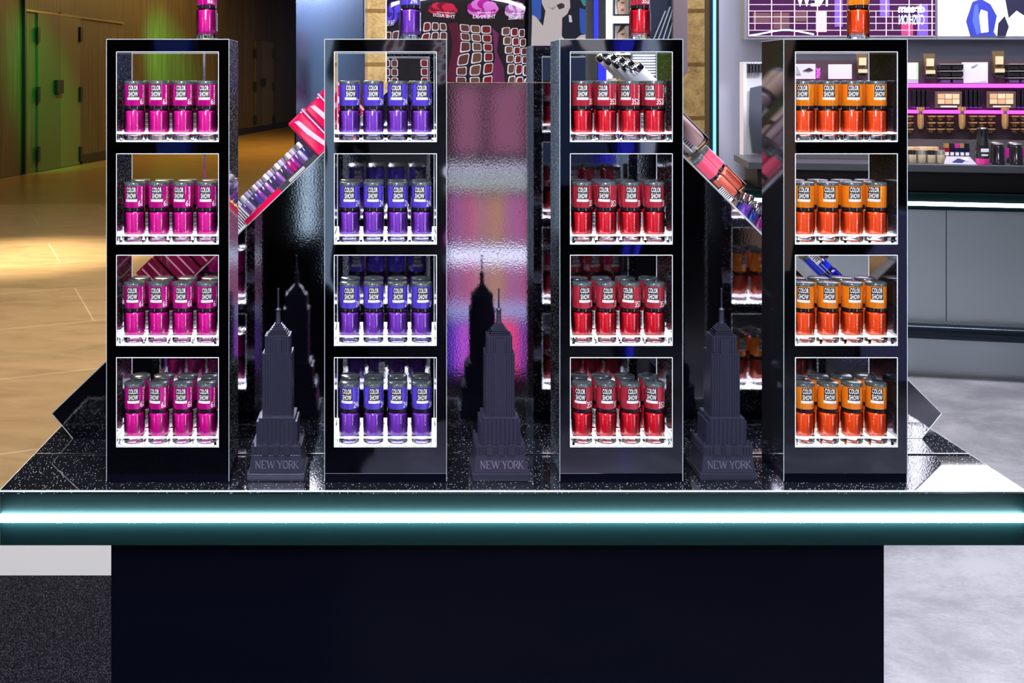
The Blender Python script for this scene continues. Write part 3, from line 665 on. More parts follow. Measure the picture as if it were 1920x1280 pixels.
b = MB(); pb(b, 1182, 1262, -160, 92, YA + .02, .12); loc_to(b, cb).build('dark_panel', mat('slate_gloss', (.03, .035, .06), .15, coat=1), cb)
b = MB()
for k in range(4): b.prism([(X(1224 + 9 * k, YA), Z(78, YA)), (X(1226 + 9 * k, YA), Z(78, YA)), (X(1250 + 9 * k, YA), Z(20 - 8 * k, YA)), (X(1248 + 9 * k, YA), Z(20 - 8 * k, YA))], YA + .01, YA + .018)
loc_to(b, cb).build('diagonal_stripe', mat('stripe_grey', (.35, .4, .48), .3), cb)
b = MB()
pts = [(1262, -160), (1290, -160), (1290, 128), (1288, 138), (1281, 145), (1262, 146)]
b.prism([(X(a, YA), Z(c, YA)) for a, c in pts], YA, YA + .15); loc_to(b, cb).build('mauve_side', mat('mauve_metal', (.22, .17, .20), .4, .3), cb, bev=.004)
b = MB()
for k in range(9): pb(b, 1190, 1229, 97 + 5.2 * k, 99.6 + 5.2 * k, YA, .04)
loc_to(b, cb).build('louvre', mat('lit_slat', (.8, .85, .9), emit=(.85, .92, 1), es=.9), cb)
b = MB(); pb(b, 1182, 1262, 93, 330, YA + .06, .1); loc_to(b, cb).build('grey_back', mat('slate_matt', (.10, .11, .15), .6), cb)
skin = mat('print_skin', (.75, .50, .38), .5); hair = mat('print_hair', (.05, .02, .015), .5); lipc = mat('print_lips', (.5, .03, .06), .5); pale = mat('print_pale', (.80, .78, .76), .5)
for k in range(4):
    y0 = -74 + 59 * k
    o = empty('picture_frame', (X(1165, YA), YA - .02, Z(y0 + 45, YA))); tag(o, 'small framed portrait on the white lit panel, %s from the bottom' % ['fourth', 'third', 'second', 'lowest'][k].replace('lowest', 'first'), 'picture', 'framed portraits on the lit panel')
    b = MB(); s5 = YA / F
    b.grid_plate([-16 * s5, -13.5 * s5, 13.5 * s5, 16 * s5], [0, 3 * s5, 41 * s5, 45 * s5], {(1, 1)}, 0, .03); b.build('frame', mat_black, o, bev=.002)
    b = MB(); b.box(-13.5 * s5, 13.5 * s5, .02, .03, 3 * s5, 41 * s5, 0)
    b.prism([(-5 * s5, 3 * s5), (9 * s5, 3 * s5), (11 * s5, 24 * s5), (6 * s5, 38 * s5), (-2 * s5, 39 * s5), (-8 * s5, 26 * s5)], .017, .02, 1)
    b.prism([(-8 * s5, 26 * s5), (-2 * s5, 40 * s5), (8 * s5, 41 * s5), (2 * s5, 33 * s5)], .014, .017, 2)
    b.box(0 * s5, 5 * s5, .014, .017, 24 * s5, 26 * s5, 2); b.box(0 * s5, 5 * s5, .014, .017, 11 * s5, 13.5 * s5, 3)
    b.build('portrait', [pale, skin, hair, lipc], o)

# ------------------------------------------------------------------ make-up counter at the right
ANG = math.radians(11); P0 = Vector((X(1703, 4.72), 4.72, 0)); uv = Vector((math.cos(ANG), -math.sin(ANG), 0)); dv = Vector((math.sin(ANG), math.cos(ANG), 0))
def CU(px, py, d=0):
    r = Vector(((px - CX) / F, 1, 0)); Y = (d + P0.dot(dv)) / r.dot(dv); p = r * Y; return (p - P0).dot(uv), H - (py - CY) * Y / F
mc = empty('makeup_counter', P0, (0, 0, -ANG)); tag(mc, 'brushed metal make-up counter with black rail and white light strip at right', 'counter')
def cbx(mb, px0, px1, z0, z1, d0, d1, mi=0): mb.box(CU(px0, 300, d0)[0], CU(px1, 300, d0)[0], d0, d1, z0, z1, mi)
zt_ = lambda py, d=0, px=1703: CU(px, py, d)[1]
R_ = 2150
brushed = mat('brushed_steel', (.50, .56, .60), .34, .75); _n = noise(brushed, coords(brushed, (1, 1, 60)), 30, 3); bump(brushed, _n, .15, .001)
b = MB(); cbx(b, 1404, R_, zt_(322), zt_(308), 0, .5); b.build('counter_slab', mat('dark_slab', (.06, .065, .08), .3), mc, bev=.003)
b = MB(); cbx(b, 1420, R_, zt_(362), zt_(322) - .001, .10, .49); b.build('recess', black_deep, mc)
b = MB(); cbx(b, 1396, R_, zt_(391), zt_(361), -.03, .49); b.build('light_band', band_mat, mc)
b = MB(); cbx(b, 1396, R_, zt_(383), zt_(376), -.042, -.031); b.build('light_strip', white_led, mc)
b = MB(); cbx(b, 1400, R_, 0, zt_(392), .02, .49); b.build('metal_front', brushed, mc)
b = MB(); u_ = CU(1774, 300, .02)[0]; b.box(u_ - .0015, u_ + .0015, .018, .0199, zt_(600), zt_(393)); b.build('panel_seam', mat_black, mc)
b = MB(); ua, ub = CU(1400, 600, 0)[0], CU(R_, 600, 0)[0]; zr = zt_(620, -.03); n0 = len(b.v)
for u_ in (ua, ub):
    for k in range(16): a = 2 * PI * k / 16; b.v.append((u_, -.02 + .036 * math.cos(a), zr + .036 * math.sin(a)))
for k in range(16): k2 = (k + 1) % 16; b.face((n0 + k, n0 + 16 + k, n0 + 16 + k2, n0 + k2), 0, True)
b.face(range(n0, n0 + 16)); b.face(list(range(n0 + 16, n0 + 32))[::-1]); b.build('rail', mat('black_rail', (.02, .03, .045), .2, .6), mc)

# riser with product boards
DB = .32; zc = zt_(308) + .0005
rs = empty('product_riser', P0, (0, 0, -ANG)); tag(rs, 'dark brown product riser with two magenta light bars above the counter', 'display riser')
brown = mat('riser_brown', (.055, .032, .042), .5); mag = mat('led_magenta', (1, .1, .9), emit=(.75, .05, .68), es=1.1)
b = MB(); cbx(b, 1440, R_, zc, zt_(112, DB), DB, DB + .1); b.build('riser_board', brown, rs)
for y0, y1 in ((157, 164), (206, 212)):
    b = MB(); cbx(b, 1440, R_, zt_(y1, DB - .03), zt_(y0, DB - .03), DB - .05, DB - .001); b.build('light_bar', mag, rs)
b = MB(); cbx(b, 1440, R_, zc + .0005, zt_(262, DB - .1), DB - .06, DB - .0011); b.build('lower_step', mat('step_grey', (.10, .09, .10), .4), rs)
def item(name, d, label, cat, group=None):
    o = empty(name, P0, (0, 0, -ANG)); tag(o, label, cat, group); o['_d'] = d; return o
def ci(px, py, d): u_, z_ = CU(px, py, d); return u_, z_
def place(o, px, py, d, stand=None):
    """origin of o at the point seen at px,py on depth d"""
    u_, z_ = CU(px, py, d); z_ = stand if stand is not None else z_
    p = P0 + uv * u_ + dv * d; o.location = (p.x, p.y, z_); o.rotation_euler = (0, 0, -ANG)
UP = 4.95 / F                                         # metres per pixel there
gold = mat('gold_plastic', (.72, .42, .16), .25, .5, coat=.5); goldd = mat('dark_gold', (.20, .13, .07), .3, .5)
DI = DB - .055
# standing tubes
for i, (px, y0, y1) in enumerate([(1618, 98, 146), (1745, 100, 148), (1875, 96, 146)]):
    o = empty('cream_tube'); place(o, px, y1, DI); hh = (y1 - y0) * UP; w_ = 10.5 * UP
    b = MB(); b.frus((-w_, w_, .024, .028, hh), (-w_ * .98, w_ * .98, .024, .028, hh * .97)) ; b = MB(); b.frus((-w_ * .62, w_ * .62, .008, .044, hh * .16), (-w_, w_, .024, .028, hh)); b.build('tube_body', goldd, o)
    b = MB(); b.frus((-w_ * .6, w_ * .6, .0, .04, .0), (-w_ * .68, w_ * .68, .006, .046, hh * .16)); b.build('tube_cap', mat('tube_cap_black', (.02, .02, .02), .2, coat=1), o)
    b = MB(); b.box(-w_ * .75, w_ * .75, -.002, .006, hh * .2, hh * .34); b.box(-w_ * .6, w_ * .6, .004, .012, hh * .5, hh * .8); b.build('tube_print', mat('pale_gold', (.85, .72, .45), .3, .3), o)
    tag(o, 'dark gold cream tube standing upside down, %s on the riser' % ['behind the orange tower', 'just right of the orange tower', 'furthest right'][i], 'tube', 'cream tubes on the riser')
# white cards
wc = mat('white_card', (.62, .61, .66), .4)
for i, (xa, xb, y0, y1, l) in enumerate([(1492, 1530, 119, 148, 'white portrait card with an eye behind the orange bottles'), (1556, 1598, 120, 148, 'white blank card above the orange bottles'), (1700, 1723, 117, 156, 'white card with green edge beside the orange tower'), (1809, 1853, 117, 156, 'white card with grey brush mark on the riser')]):
    o = empty('display_card'); place(o, (xa + xb) / 2, y1, DI); ww = (xb - xa) / 2 * UP; hh = (y1 - y0) * UP
    b = MB().box(-ww, ww, .02, .026, 0, hh)
    if i == 0: b.prism([(-.01, hh * .55), (.02, hh * .75), (.04, hh * .6), (.02, hh * .5)], .017, .0199, 2); b.prism([(-.02, hh * .3), (-.04, hh * .9), (-.047, hh * .3)], .017, .0199, 1)
    if i == 2: b.box(ww * .85, ww, .017, .0199, hh * .2, hh, 3); b.box(-ww, ww, .017, .0199, 0, hh * .2, 1)
    if i == 3: b.prism([(-ww * .3, hh * .8), (ww * .2, hh * .95), (ww * .1, hh * .85), (-ww * .2, hh * .75)], .017, .0199, 1); b.prism([(-ww * .9, 0), (ww * .9, 0), (ww * .9, hh * .12)], .017, .0199, 1)
    b.build('card_face', [wc, mat('card_grey', (.35, .35, .42), .4), hair, mat('card_green', (.35, .8, .3), .4)], o); tag(o, l, 'card', 'cards on the riser')
o = empty('riser_sign'); place(o, 1536, 146, DI); vs, fs = text_vf('PRIME', 19 * UP, 7 * UP, .02); b = MB(); b.add(([(-z, .02, x + 9.5 * UP) for x, y, z in vs], fs)); b.build('lettering', mag, o); tag(o, 'small magenta vertical lettering beside the portrait card', 'sign')
# shadow boxes 2x3
sb = 0
for gx in (1764, 1787, 1893, 1916):
    for k in range(3):
        o = empty('eyeshadow_case'); place(o, gx + 10, 130 + 13 * k, DI); w_ = 10 * UP
        MB().box(-w_, w_, .01, .05, 0, 8.5 * UP).build('case_body', mat('case_black', (.012, .010, .016), .25, coat=.5), o, bev=.002)
        MB().box(-w_, w_, .002, .05, 9 * UP, 10.5 * UP).build('case_lid', mat('case_lid_grey', (.30, .27, .28), .3), o)
        MB().box(-w_ * .8, w_ * .8, .006, .0099, 1 * UP, 7 * UP).build('pan', mat('pan_violet', (.10, .05, .16), .4) if k == 2 else mat_black, o)
        tag(o, 'black eyeshadow case, %s row of the %s stack on the riser' % (['top', 'middle', 'bottom'][k], ['first', 'second', 'third', 'fourth'][[1764, 1787, 1893, 1916].index(gx)]), 'eyeshadow case', 'eyeshadow cases on the riser')
# pencils
for gi, gx in enumerate((1716, 1814, 1912)):
    for k in range(4):
        o = empty('compact_case'); place(o, gx + 8.3 * k, 203, DI); 
        MB().box(-2.6 * UP, 2.6 * UP, .01, .05, 2.5 * UP, 34 * UP).build('case_body', MATS['case_black'], o, bev=.002)
        MB().box(-2.4 * UP, 2.4 * UP, .006, .05, 0, 2.3 * UP).build('case_foot', mat('violet_foot', (.18, .03, .35), .3), o)
        tag(o, 'upright black compact, %s in the %s bundle between the magenta bars' % (['first', 'second', 'third', 'fourth'][k], ['left', 'middle', 'right'][gi]), 'compact', 'upright compacts between the magenta bars')
# palettes
for gi, (xa, xb) in enumerate(((1757, 1803), (1855, 1904))):
    o = empty('eyeshadow_palette'); place(o, (xa + xb) / 2, 203, DI); w_ = (xb - xa) / 2 * UP; hh = 31 * UP
    MB().box(-w_, w_, .01, .024, 0, hh).build('palette_tray', mat('palette_bronze', (.16, .12, .10), .3, .4), o, bev=.002)
    for r in range(2):
        for c_ in range(3): MB().box(-w_ * .82 + c_ * w_ * .55, -w_ * .82 + c_ * w_ * .55 + w_ * .5, .006, .0099, hh * (.26 + .32 * r), hh * (.55 + .32 * r)).build('pan', mat('pan_%d' % ((c_ + r) % 3), [(.85, .55, .32), (.75, .42, .24), (.9, .62, .42)][(c_ + r) % 3], .5), o)
    MB().box(-w_ * .6, w_ * .6, .006, .0099, hh * .06, hh * .15).build('palette_print', ink_white, o)
    tag(o, 'open palette with six warm pans, %s of the two' % ['nearer the orange tower', 'further from the orange tower'][gi], 'palette', 'palettes between the magenta bars')
for gi, px in enumerate((1728, 1806, 1887)):
    o = empty('foundation_tube'); place(o, px, 243, DI - .045); r = 5.6 * UP
    MB().lathe([(0, 0), (r * .6, .003), (r * .95, .02), (r, .04), (r, 28 * UP)], 16, (0, .016, 0)).build('tube_body', gold, o)
    MB().lathe([(r * .5, 28.2 * UP), (r * .6, 34 * UP)], 12, (0, .016, 0)).build('tube_neck', chrome, o)
    MB().lathe([(r * 1.15, 34.2 * UP), (r * 1.2, 42 * UP), (0, 42 * UP)], 16, (0, .016, 0)).build('tube_cap', gold, o)
    tag(o, 'golden foundation tube hanging from the lower magenta bar, %s' % ['first from the orange tower', 'second from the orange tower', 'third from the orange tower'][gi], 'tube', 'golden tubes on the lower bar')
for gi, gx in enumerate((1690, 1748, 1826, 1905)):
    for r in range(3):
        for c_ in range(3 if gi else 2):
            o = empty('gold_tester'); place(o, gx + 17 * c_, 226 + 12 * r, DI)
            w_ = 6 * UP; MB().box(-w_, w_, .0, .035, 6.5 * UP, 8.8 * UP).build('tester_lid', gold, o, bev=.001)
            MB().lathe([(w_ * .5, 0), (w_ * .85, .006), (w_ * .9, 6 * UP)], 14, (0, .018, 0)).build('tester_pot', goldd, o)
            tag(o, 'gold lidded tester pot, %s row, %s place in the %s cluster' % (['top', 'middle', 'bottom'][r], ['first', 'second', 'third'][c_], ['first', 'second', 'third', 'fourth'][gi]), 'tester pot', 'gold tester pots under the lower magenta bar')
# things standing on the counter slab
DS = .10; zs_ = zc
for k in range(5):
    o = empty('blush_pan'); place(o, 1706 + 12 * k, 278, DB - .11); MB().box(-5.5 * UP, 5.5 * UP, 0, .03, -.012, 7 * UP - .012).build('pan', mat('pan_%d' % (k % 3)), o, bev=.001)
    MB().box(-5.8 * UP, 5.8 * UP, -.002, .034, -.018, -.0125).build('pan_holder', mat_black, o)
    tag(o, 'peach blush pan in a row above the small jars, %s from the orange tower' % ['first', 'second', 'third', 'fourth', 'fifth'][k], 'blush', 'blush pans above the jars')
for k in range(5):
    o = empty('small_jar'); place(o, 1692 + 18 * k, 300, DS, zs_); r = 7 * UP
    MB().lathe([(r * .9, 0), (r, .003), (r, 15 * UP)], 16, (0, 0, 0)).build('jar_body', mat('cream_jar', (.75, .62, .42), .2, coat=1), o)
    MB().lathe([(r * .95, 15.1 * UP), (r * .95, 23 * UP), (0, 23.5 * UP)], 16).build('jar_lid', [mat('jar_lid', (.7, .68, .6), .2, .6), MATS['tube_cap_black']][k % 2], o)
    tag(o, 'small cream jar at the front of the counter, %s from the orange tower' % ['first', 'second', 'third', 'fourth', 'fifth'][k], 'jar', 'small cream jars on the counter')
for k in range(5):
    o = empty('lipstick'); place(o, 1774 + 9.5 * k, 290, .19, zs_); w_ = 4.2 * UP
    MB().box(-w_, w_, -w_, w_, 0, 26 * UP).build('lipstick_case', mat('lacquer_black_blue', (.012, .014, .05), .12, coat=1) if k else mat('dark_red_gloss', (.3, .01, .03), .12, coat=1), o, bev=.001)
    MB().box(-w_ * .7, w_ * .7, -w_ - .002, -w_ - .0002, 12 * UP, 18 * UP).build('lipstick_print', ink_white, o)
    MB().box(-w_ * .85, w_ * .85, -w_ * .85, w_ * .85, 26.1 * UP, 34 * UP).build('lipstick_cap', [gold, mat_black, MATS['led_magenta'] if False else mat('fuchsia_plastic', (.6, .03, .35), .2, coat=1)][k % 3], o)
    tag(o, 'square dark lipstick, %s in the row on the counter' % ['first', 'second', 'third', 'fourth', 'fifth'][k], 'lipstick', 'square lipsticks on the counter')
o = empty('leaflet'); place(o, 1802, 304, .03, zs_ + .001); b = MB(); b.prism([(-28 * UP, 0), (26 * UP, 0), (16 * UP, 15 * UP), (-22 * UP, 15 * UP)], 0, .006)
b.prism([(-14 * UP, 4 * UP), (2 * UP, 3 * UP), (8 * UP, 8 * UP), (-4 * UP, 11 * UP)], -.002, 0, 1); b.prism([(2 * UP, 9 * UP), (12 * UP, 6 * UP), (13 * UP, 13 * UP)], -.002, 0, 2)
b.build('leaflet_face', [mat('card_lilac', (.5, .48, .66), .4), mat('ink_navy', (.03, .03, .15), .4), ink_white], o, rot=(math.radians(-25), 0, 0)); tag(o, 'lilac leaflet with navy pattern lying at the counter edge', 'leaflet')
o = empty('primer_bottle'); place(o, 1842, 305, .05, zs_); r = 10.5 * UP
MB().lathe([(r * 1.02, 0), (r * 1.05, .003), (r * 1.05, 11 * UP)], 22).build('bottle_foot', mat('hot_pink', (.85, .05, .38), .2, coat=1), o)
MB().lathe([(r * .95, 11.1 * UP), (r, 12 * UP), (r, 33 * UP), (r * .8, 34 * UP)], 22).build('bottle_body', mat('gloss_black', (.015, .015, .02), .12, coat=1), o)
MB().lathe([(r * .85, 34.1 * UP), (r * .9, 35 * UP), (r * .85, 64 * UP), (r * .7, 66 * UP), (0, 66 * UP)], 22).build('bottle_cap', MATS['gloss_black'], o)
b = MB(); b.box(-r * .5, r * .5, -r - .002, -r + .0, 16 * UP, 19 * UP); b.box(-r * .6, r * .6, -r - .002, -r, 23 * UP, 29 * UP); b.build('bottle_print', ink_white, o)
tag(o, 'tall black bottle with a hot pink foot on the counter', 'bottle')
for k, (px, py, d) in enumerate(((1867, 292, .17), (1872, 302, .07), (1899, 292, .17), (1906, 302, .07), (1940, 302, .07))):
    o = empty('domed_jar'); place(o, px, py, d, zs_); r = 10.5 * UP
    MB().lathe([(r * .95, 0), (r, .003), (r * .98, .012), (r * .9, .016), (r * .85, 30 * UP), (r * .7, 35 * UP)], 20).build('jar_body', MATS['gloss_black'], o)
    MB().lathe([(r * .72, 35.1 * UP), (r * .8, 36 * UP), (r * .7, 38 * UP), (0, 38.5 * UP)], 20).build('jar_lid', mat('pewter_lid', (.35, .32, .34), .3, .6), o)
    if k in (1, 3): MB().box(r * 1.0, r * 1.6, -.004, .004, 12 * UP, 30 * UP).build('jar_tag', MATS['fuchsia_plastic'], o)
    tag(o, 'domed black jar on the counter, %s' % ['back row beside the pink-footed bottle', 'front row beside the pink-footed bottle', 'back row, second jar along', 'front row, second jar along', 'front row, last jar along'][k], 'jar', 'domed black jars on the counter')

# screens above the counter
YS = 5.35
def sloc(px, py): return X(px, YS), Z(py, YS)
sc = empty('wall_screen', (X(1575, YS), YS, Z(72, YS))); tag(sc, 'dark wall screen with pale grid lines and reversed lettering above the counter', 'screen')
b = MB(); pb(b, 1396, 1756, -190, 74, YS, .06); loc_to(b, sc).build('screen_housing', mat('screen_grey', (.16, .17, .22), .4), sc)
b = MB(); pb(b, 1403, 1754, -184, 68, YS - .004, .0038); loc_to(b, sc).build('screen_glass', mat('screen_dark', (.02, .008, .03), .12, emit=(.055, .010, .05), es=1.0), sc)
gl = mat('grid_line_lit', (.6, .4, .5), emit=(.75, .45, .60), es=.8); b = MB()
for yy in (8, 20, 31, 43, 56, 67, -12, -32, -60): pb(b, 1404, 1753, yy, yy + 1.2, YS - .006, .0018)
for i in range(9): pb(b, 1403 + 43 * i, 1404.6 + 43 * i, -184, 68, YS - .006, .0018)
for i in range(8):
    pb(b, 1415 + 43 * i + (i % 3) * 6, 1416 + 43 * i + (i % 3) * 6, 20, 56, YS - .006, .0018)
loc_to(b, sc).build('grid_lines', gl, sc)
for (a_, c_, y0, y1, mi) in [(1412, 1444, 24, 42, 0), (1450, 1480, 24, 54, 0), (1488, 1512, 22, 40, 0), (1530, 1550, 20, 60, 1), (1565, 1580, -60, 50, 2), (1720, 1740, 8, 66, 2), (1650, 1668, -20, 30, 2), (1690, 1712, 40, 66, 3)]:
    b = MB(); pb(b, a_, c_, y0, y1, YS - .0048, .0007, mi); loc_to(b, sc).build('screen_picture', [mat('scr_brown', (.06, .02, .03), emit=(.10, .04, .05), es=1), mat('scr_face', (.4, .3, .3), emit=(.35, .25, .28), es=1), mat('scr_blue', (.1, .05, .5), emit=(.10, .05, .55), es=1), mat('scr_red', (.3, .02, .1), emit=(.28, .03, .10), es=1)], sc)
cy = mat('scr_cyan', (.5, .9, 1), emit=(.55, .92, 1), es=1.2)
b = MB()
s5 = YS / F
def stext(body, pxc, pyc, wpx, hpx, bold=.02):
    x_, z_ = sloc(pxc, pyc); b.add(text_vf(body, wpx * s5, hpx * s5, bold, flip=True), 0, lambda x, y, z: (x + x_, YS - .007, z + z_))
stext('NEW', 1521, -2, 60, 28); loc_to(b, sc).build('screen_heading', cy, sc); b = MB(); stext('dream', 1708, 16, 50, 16, .04); loc_to(b, sc).build('screen_script', cy, sc); b = MB(); stext('CUSHION', 1708, 37, 48, 19, .0); loc_to(b, sc).build('screen_lettering', cy, sc); b = MB()
for i in range(8):                                             # pale brush stroke
    xa = 1405 + i * 15; ya = [68, 66, 63, 60, 58, 58, 60, 63][i]; yb = [66, 63, 60, 58, 58, 60, 63, 66][i] if i < 8 else 66
    b.prism([sloc(xa, ya), sloc(xa + 15, yb), sloc(xa + 15, yb - 3), sloc(xa, ya - 3)], YS - .007, YS - .0065)
loc_to(b, sc).build('screen_brush_stroke', cy, sc)
ps = empty('wall_poster', (X(1850, YS), YS, Z(72, YS))); tag(ps, 'bright poster with a pale hand and dark blue shapes above the counter', 'poster')
b = MB(); pb(b, 1757, 2150, -190, 74, YS, .06); loc_to(b, ps).build('poster_frame', MATS['screen_grey'], ps)
b = MB(); pb(b, 1759, 2150, -186, 68, YS - .004, .0038, 0)
def poly(pts, mi, dd): b.prism([sloc(*p) for p in pts], YS - .004 - dd, YS - .004 - dd + .0006, mi)
poly([(1759, 10), (1790, -20), (1850, -40), (1850, 0), (1830, 18), (1805, 40), (1775, 66), (1759, 66)], 1, .001)
poly([(1822, 4), (1838, -2), (1856, 8), (1868, 30), (1862, 60), (1868, 68), (1818, 68), (1810, 40)], 2, .002)
poly([(1838, 18), (1850, 22), (1852, 60), (1838, 62), (1832, 40)], 0, .003); poly([(1826, 10), (1832, 8), (1838, 60), (1830, 66), (1822, 40)], 3, .0032)
poly([(1880, -20), (1920, -30), (1920, 30), (1905, 20), (1890, 34)], 4, .002); poly([(1896, 40), (1920, 30), (1920, 66), (1900, 68)], 0, .003)
poly([(1870, 44), (1882, 30), (1890, 50), (1884, 68), (1868, 68)], 4, .004)
loc_to(b, ps).build('poster_print', [mat('pr_white', (.9, .9, .95), emit=(.9, .88, 1), es=.9), mat('pr_skin', (.8, .6, .55), emit=(.85, .62, .55), es=.6), mat('pr_navy', (.02, .03, .25), emit=(.02, .03, .28), es=.8), mat('pr_blue', (.05, .08, .6), emit=(.06, .10, .75), es=.8), mat('pr_black', (.02, .02, .05), .4)], ps)
lb = empty('wall_lightbox', (X(1900, 5.3), 5.3, 2.53)); tag(lb, 'wide white glowing lightbox high on the wall above the screens', 'lightbox')
MB().box(-1.3, 2.2, -.06, .2, 0, .85).build('lit_face', mat('lightbox_white', (.9, .9, .9), emit=(.92, .95, 1), es=1.5), lb)
MB().box(-1.34, 2.24, -.055, .25, -.04, .89).build('lightbox_frame', mat_black, lb)
# white fluted stand near the stone wall
o = empty('card_stand', (X(1412, 5.45), 5.45, 0)); tag(o, 'tall white card holder with grey folded sheets against the lavender wall', 'card holder')
b = MB(); b.grid_plate([X(1394, 5.45), X(1400, 5.45), X(1450, 5.45), X(1452, 5.45)], [Z(303, 5.45), Z(298, 5.45), Z(120, 5.45), Z(116, 5.45)], {(1, 1)}, 5.45, 5.51); b.box(X(1400, 5.45), X(1450, 5.45), 5.48, 5.51, Z(298, 5.45), Z(120, 5.45)); loc_to(b, o).build('holder_frame', whpl, o)
b = MB()
for i in range(6): pb(b, 1400 + 6 * i, 1403.5 + 6 * i, 119, 136, 5.45, .02)
loc_to(b, o).build('holder_slots', mat('dark_ink', (.05, .05, .07), .5), o)
b = MB(); b.prism([(X(a, 5.45), Z(c, 5.45)) for a, c in [(1408, 165), (1428, 160), (1440, 200), (1434, 290), (1412, 285), (1406, 230)]], 5.45, 5.465); loc_to(b, o).build('folded_sheet', mat('sheet_grey', (.10, .11, .15), .3), o)
b = MB(); b.box(X(1409, 5.45), X(1450, 5.45), 5.45, 5.56, 0, Z(304, 5.45)); loc_to(b, o).build('stand_foot', mat('foot_grey', (.07, .07, .09), .5), o)

# ------------------------------------------------------------------ what the mirror shows: the shop behind the viewer
YV = 4.3
def V(px, py, Yv=YV): return Vector(((px - CX) * Yv / F, 2 * PM - Yv, H - (py - CY) * Yv / F))
def vb(mb, px0, px1, py0, py1, d=.02, mi=0, Yv=YV):
    a, c = V(px0, py0, Yv), V(px1, py1, Yv); mb.box(a.x, c.x, a.y - .0, a.y + d, c.z, a.z, mi)
yv = 2 * PM - YV
g = empty('lipstick_stand', (V(860, 0).x, yv, 0)); tag(g, 'tall black lipstick stand seen in the smoked mirror', 'display stand')  # its prints, testers and tubes glow in place of lamplight on them
b = MB(); a, c = V(690, -60), V(986, 700); b.box(a.x, c.x, yv - .4, yv - .01, 0, a.z + .3); loc_to(b, g).build('stand_body', mat('stand_black', (.012, .008, .014), .3), g)
arc = MB(); pr_ = None
for i in range(22):
    t = -1 + 2 * i / 21; px = 856 + 127 * t; py = -6 + 26 * t * t
    if pr_: p0, p1 = V(*pr_), V(px, py); arc.prism([(p0.x, p0.z), (p1.x, p1.z), (p1.x, p1.z + .012), (p0.x, p0.z + .012)], yv + .02, yv + .05)
    pr_ = (px, py)
loc_to(arc, g).build('light_arc', mat('arc_led', (1, 1, 1), emit=(.85, .95, 1), es=3), g)
petal = lambda n, c1, c2: [mat('petal_%s_a' % n, c1, .5, emit=c1, es=1.0), mat('petal_%s_b' % n, c2, .5, emit=c2, es=1.0)]
for i, (x0, x1, yc, c1, c2, word) in enumerate([(722, 748, 26, (.10, .05, .6), (.03, .01, .25), 'THE PLUMS'), (798, 860, 20, (.50, .01, .05), (.15, .0, .02), 'THE REDS'), (877, 932, 16, (.55, .15, .5), (.35, .0, .22), 'THE PINKS'), (941, 986, 20, (.55, .35, .55), (.30, .10, .30), 'THE NUDES')]):
    b = MB(); xc_ = (x0 + x1) / 2; rx = (x1 - x0) / 2; ry = 17
    for k in range(9):
        a0 = k * 2 * PI / 9; 
        pts = []
        for j in range(10):
            tt = 2 * PI * j / 10; u = rx * .55 * math.cos(a0) + rx * .45 * math.cos(tt); v_ = ry * .5 * math.sin(a0) + ry * .5 * math.sin(tt); p = V(xc_ + u, yc + v_); pts.append((p.x, p.z))
        b.prism(pts, yv + .001 + .001 * k, yv + .0019 + .001 * k, k % 2)
    loc_to(b, g).build('flower_print', petal(str(i), c1, c2), g)
    p = V(xc_ + (2 if i else -6), yc + 14); wpx = (x1 - x0) * .74
    b = MB(); b.add(text_vf(word, wpx * YV / F, 7.5 * YV / F, .01, flip=True), 0, lambda x, y, z: (x + p.x, yv + .014, z + p.z))
    if i: b.add(text_vf('COLORsensational', wpx * .8 * YV / F, 3.4 * YV / F, .0, flip=True), 0, lambda x, y, z: (x + p.x + .01, yv + .014, z + p.z + .018))
    loc_to(b, g).build('lettering', mat('letter_white', (.9, .9, .9), emit=(.8, .8, .85), es=1), g)
pr_m = [mat('tester_frame', (.8, .8, .85), .2, .3, emit=(.75, .75, .8), es=1)]
pcol = [(.10, .022, .018), (.13, .04, .035), (.17, .07, .045), (.20, .012, .012)]
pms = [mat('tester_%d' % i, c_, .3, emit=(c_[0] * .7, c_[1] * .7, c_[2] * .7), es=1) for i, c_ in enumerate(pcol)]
for (x0, sx, slant, y0, col0) in [(722, 15.5, 0, 53, 0), (790, 15.5, 0, 50, 3), (861, 20, 0, 48, 1), (939, 16, 3.2, 52, 2)]:
    for r in range(6):
        for c_ in range(3):
            if x0 == 722 and c_ == 2: continue
            px = x0 + c_ * sx + r * slant; py = y0 + r * 18 + (c_ * 2.2 if slant else 0) ; px += (c_ - 1) * r * (.9 if x0 == 861 else 0)
            e_ = (sx - 2.5); b = MB()
            for (q_, m_, dd_) in ((0, 0, .02), (1.3, 1, .024)):
                xa_, xb_, ya_, yb2 = px + q_, px + e_ - q_, py + q_, py + 15.5 - q_; c3 = 2.6
                b.prism([(V(*p_).x, V(*p_).z) for p_ in [(xa_ + c3, ya_), (xb_ - c3, ya_), (xb_ - .8, ya_ + .8), (xb_, ya_ + c3), (xb_, yb2 - c3), (xb_ - .8, yb2 - .8), (xb_ - c3, yb2), (xa_ + c3, yb2), (xa_ + .8, yb2 - .8), (xa_, yb2 - c3), (xa_, ya_ + c3), (xa_ + .8, ya_ + .8)]], yv, yv + dd_, m_)
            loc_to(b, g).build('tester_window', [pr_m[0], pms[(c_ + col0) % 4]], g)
drp = mat('wine_drape', (.12, .01, .035), .6, emit=(.055, .004, .016), es=1); drq = mat('plum_drape', (.2, .03, .12), .6, emit=(.10, .012, .06), es=1)
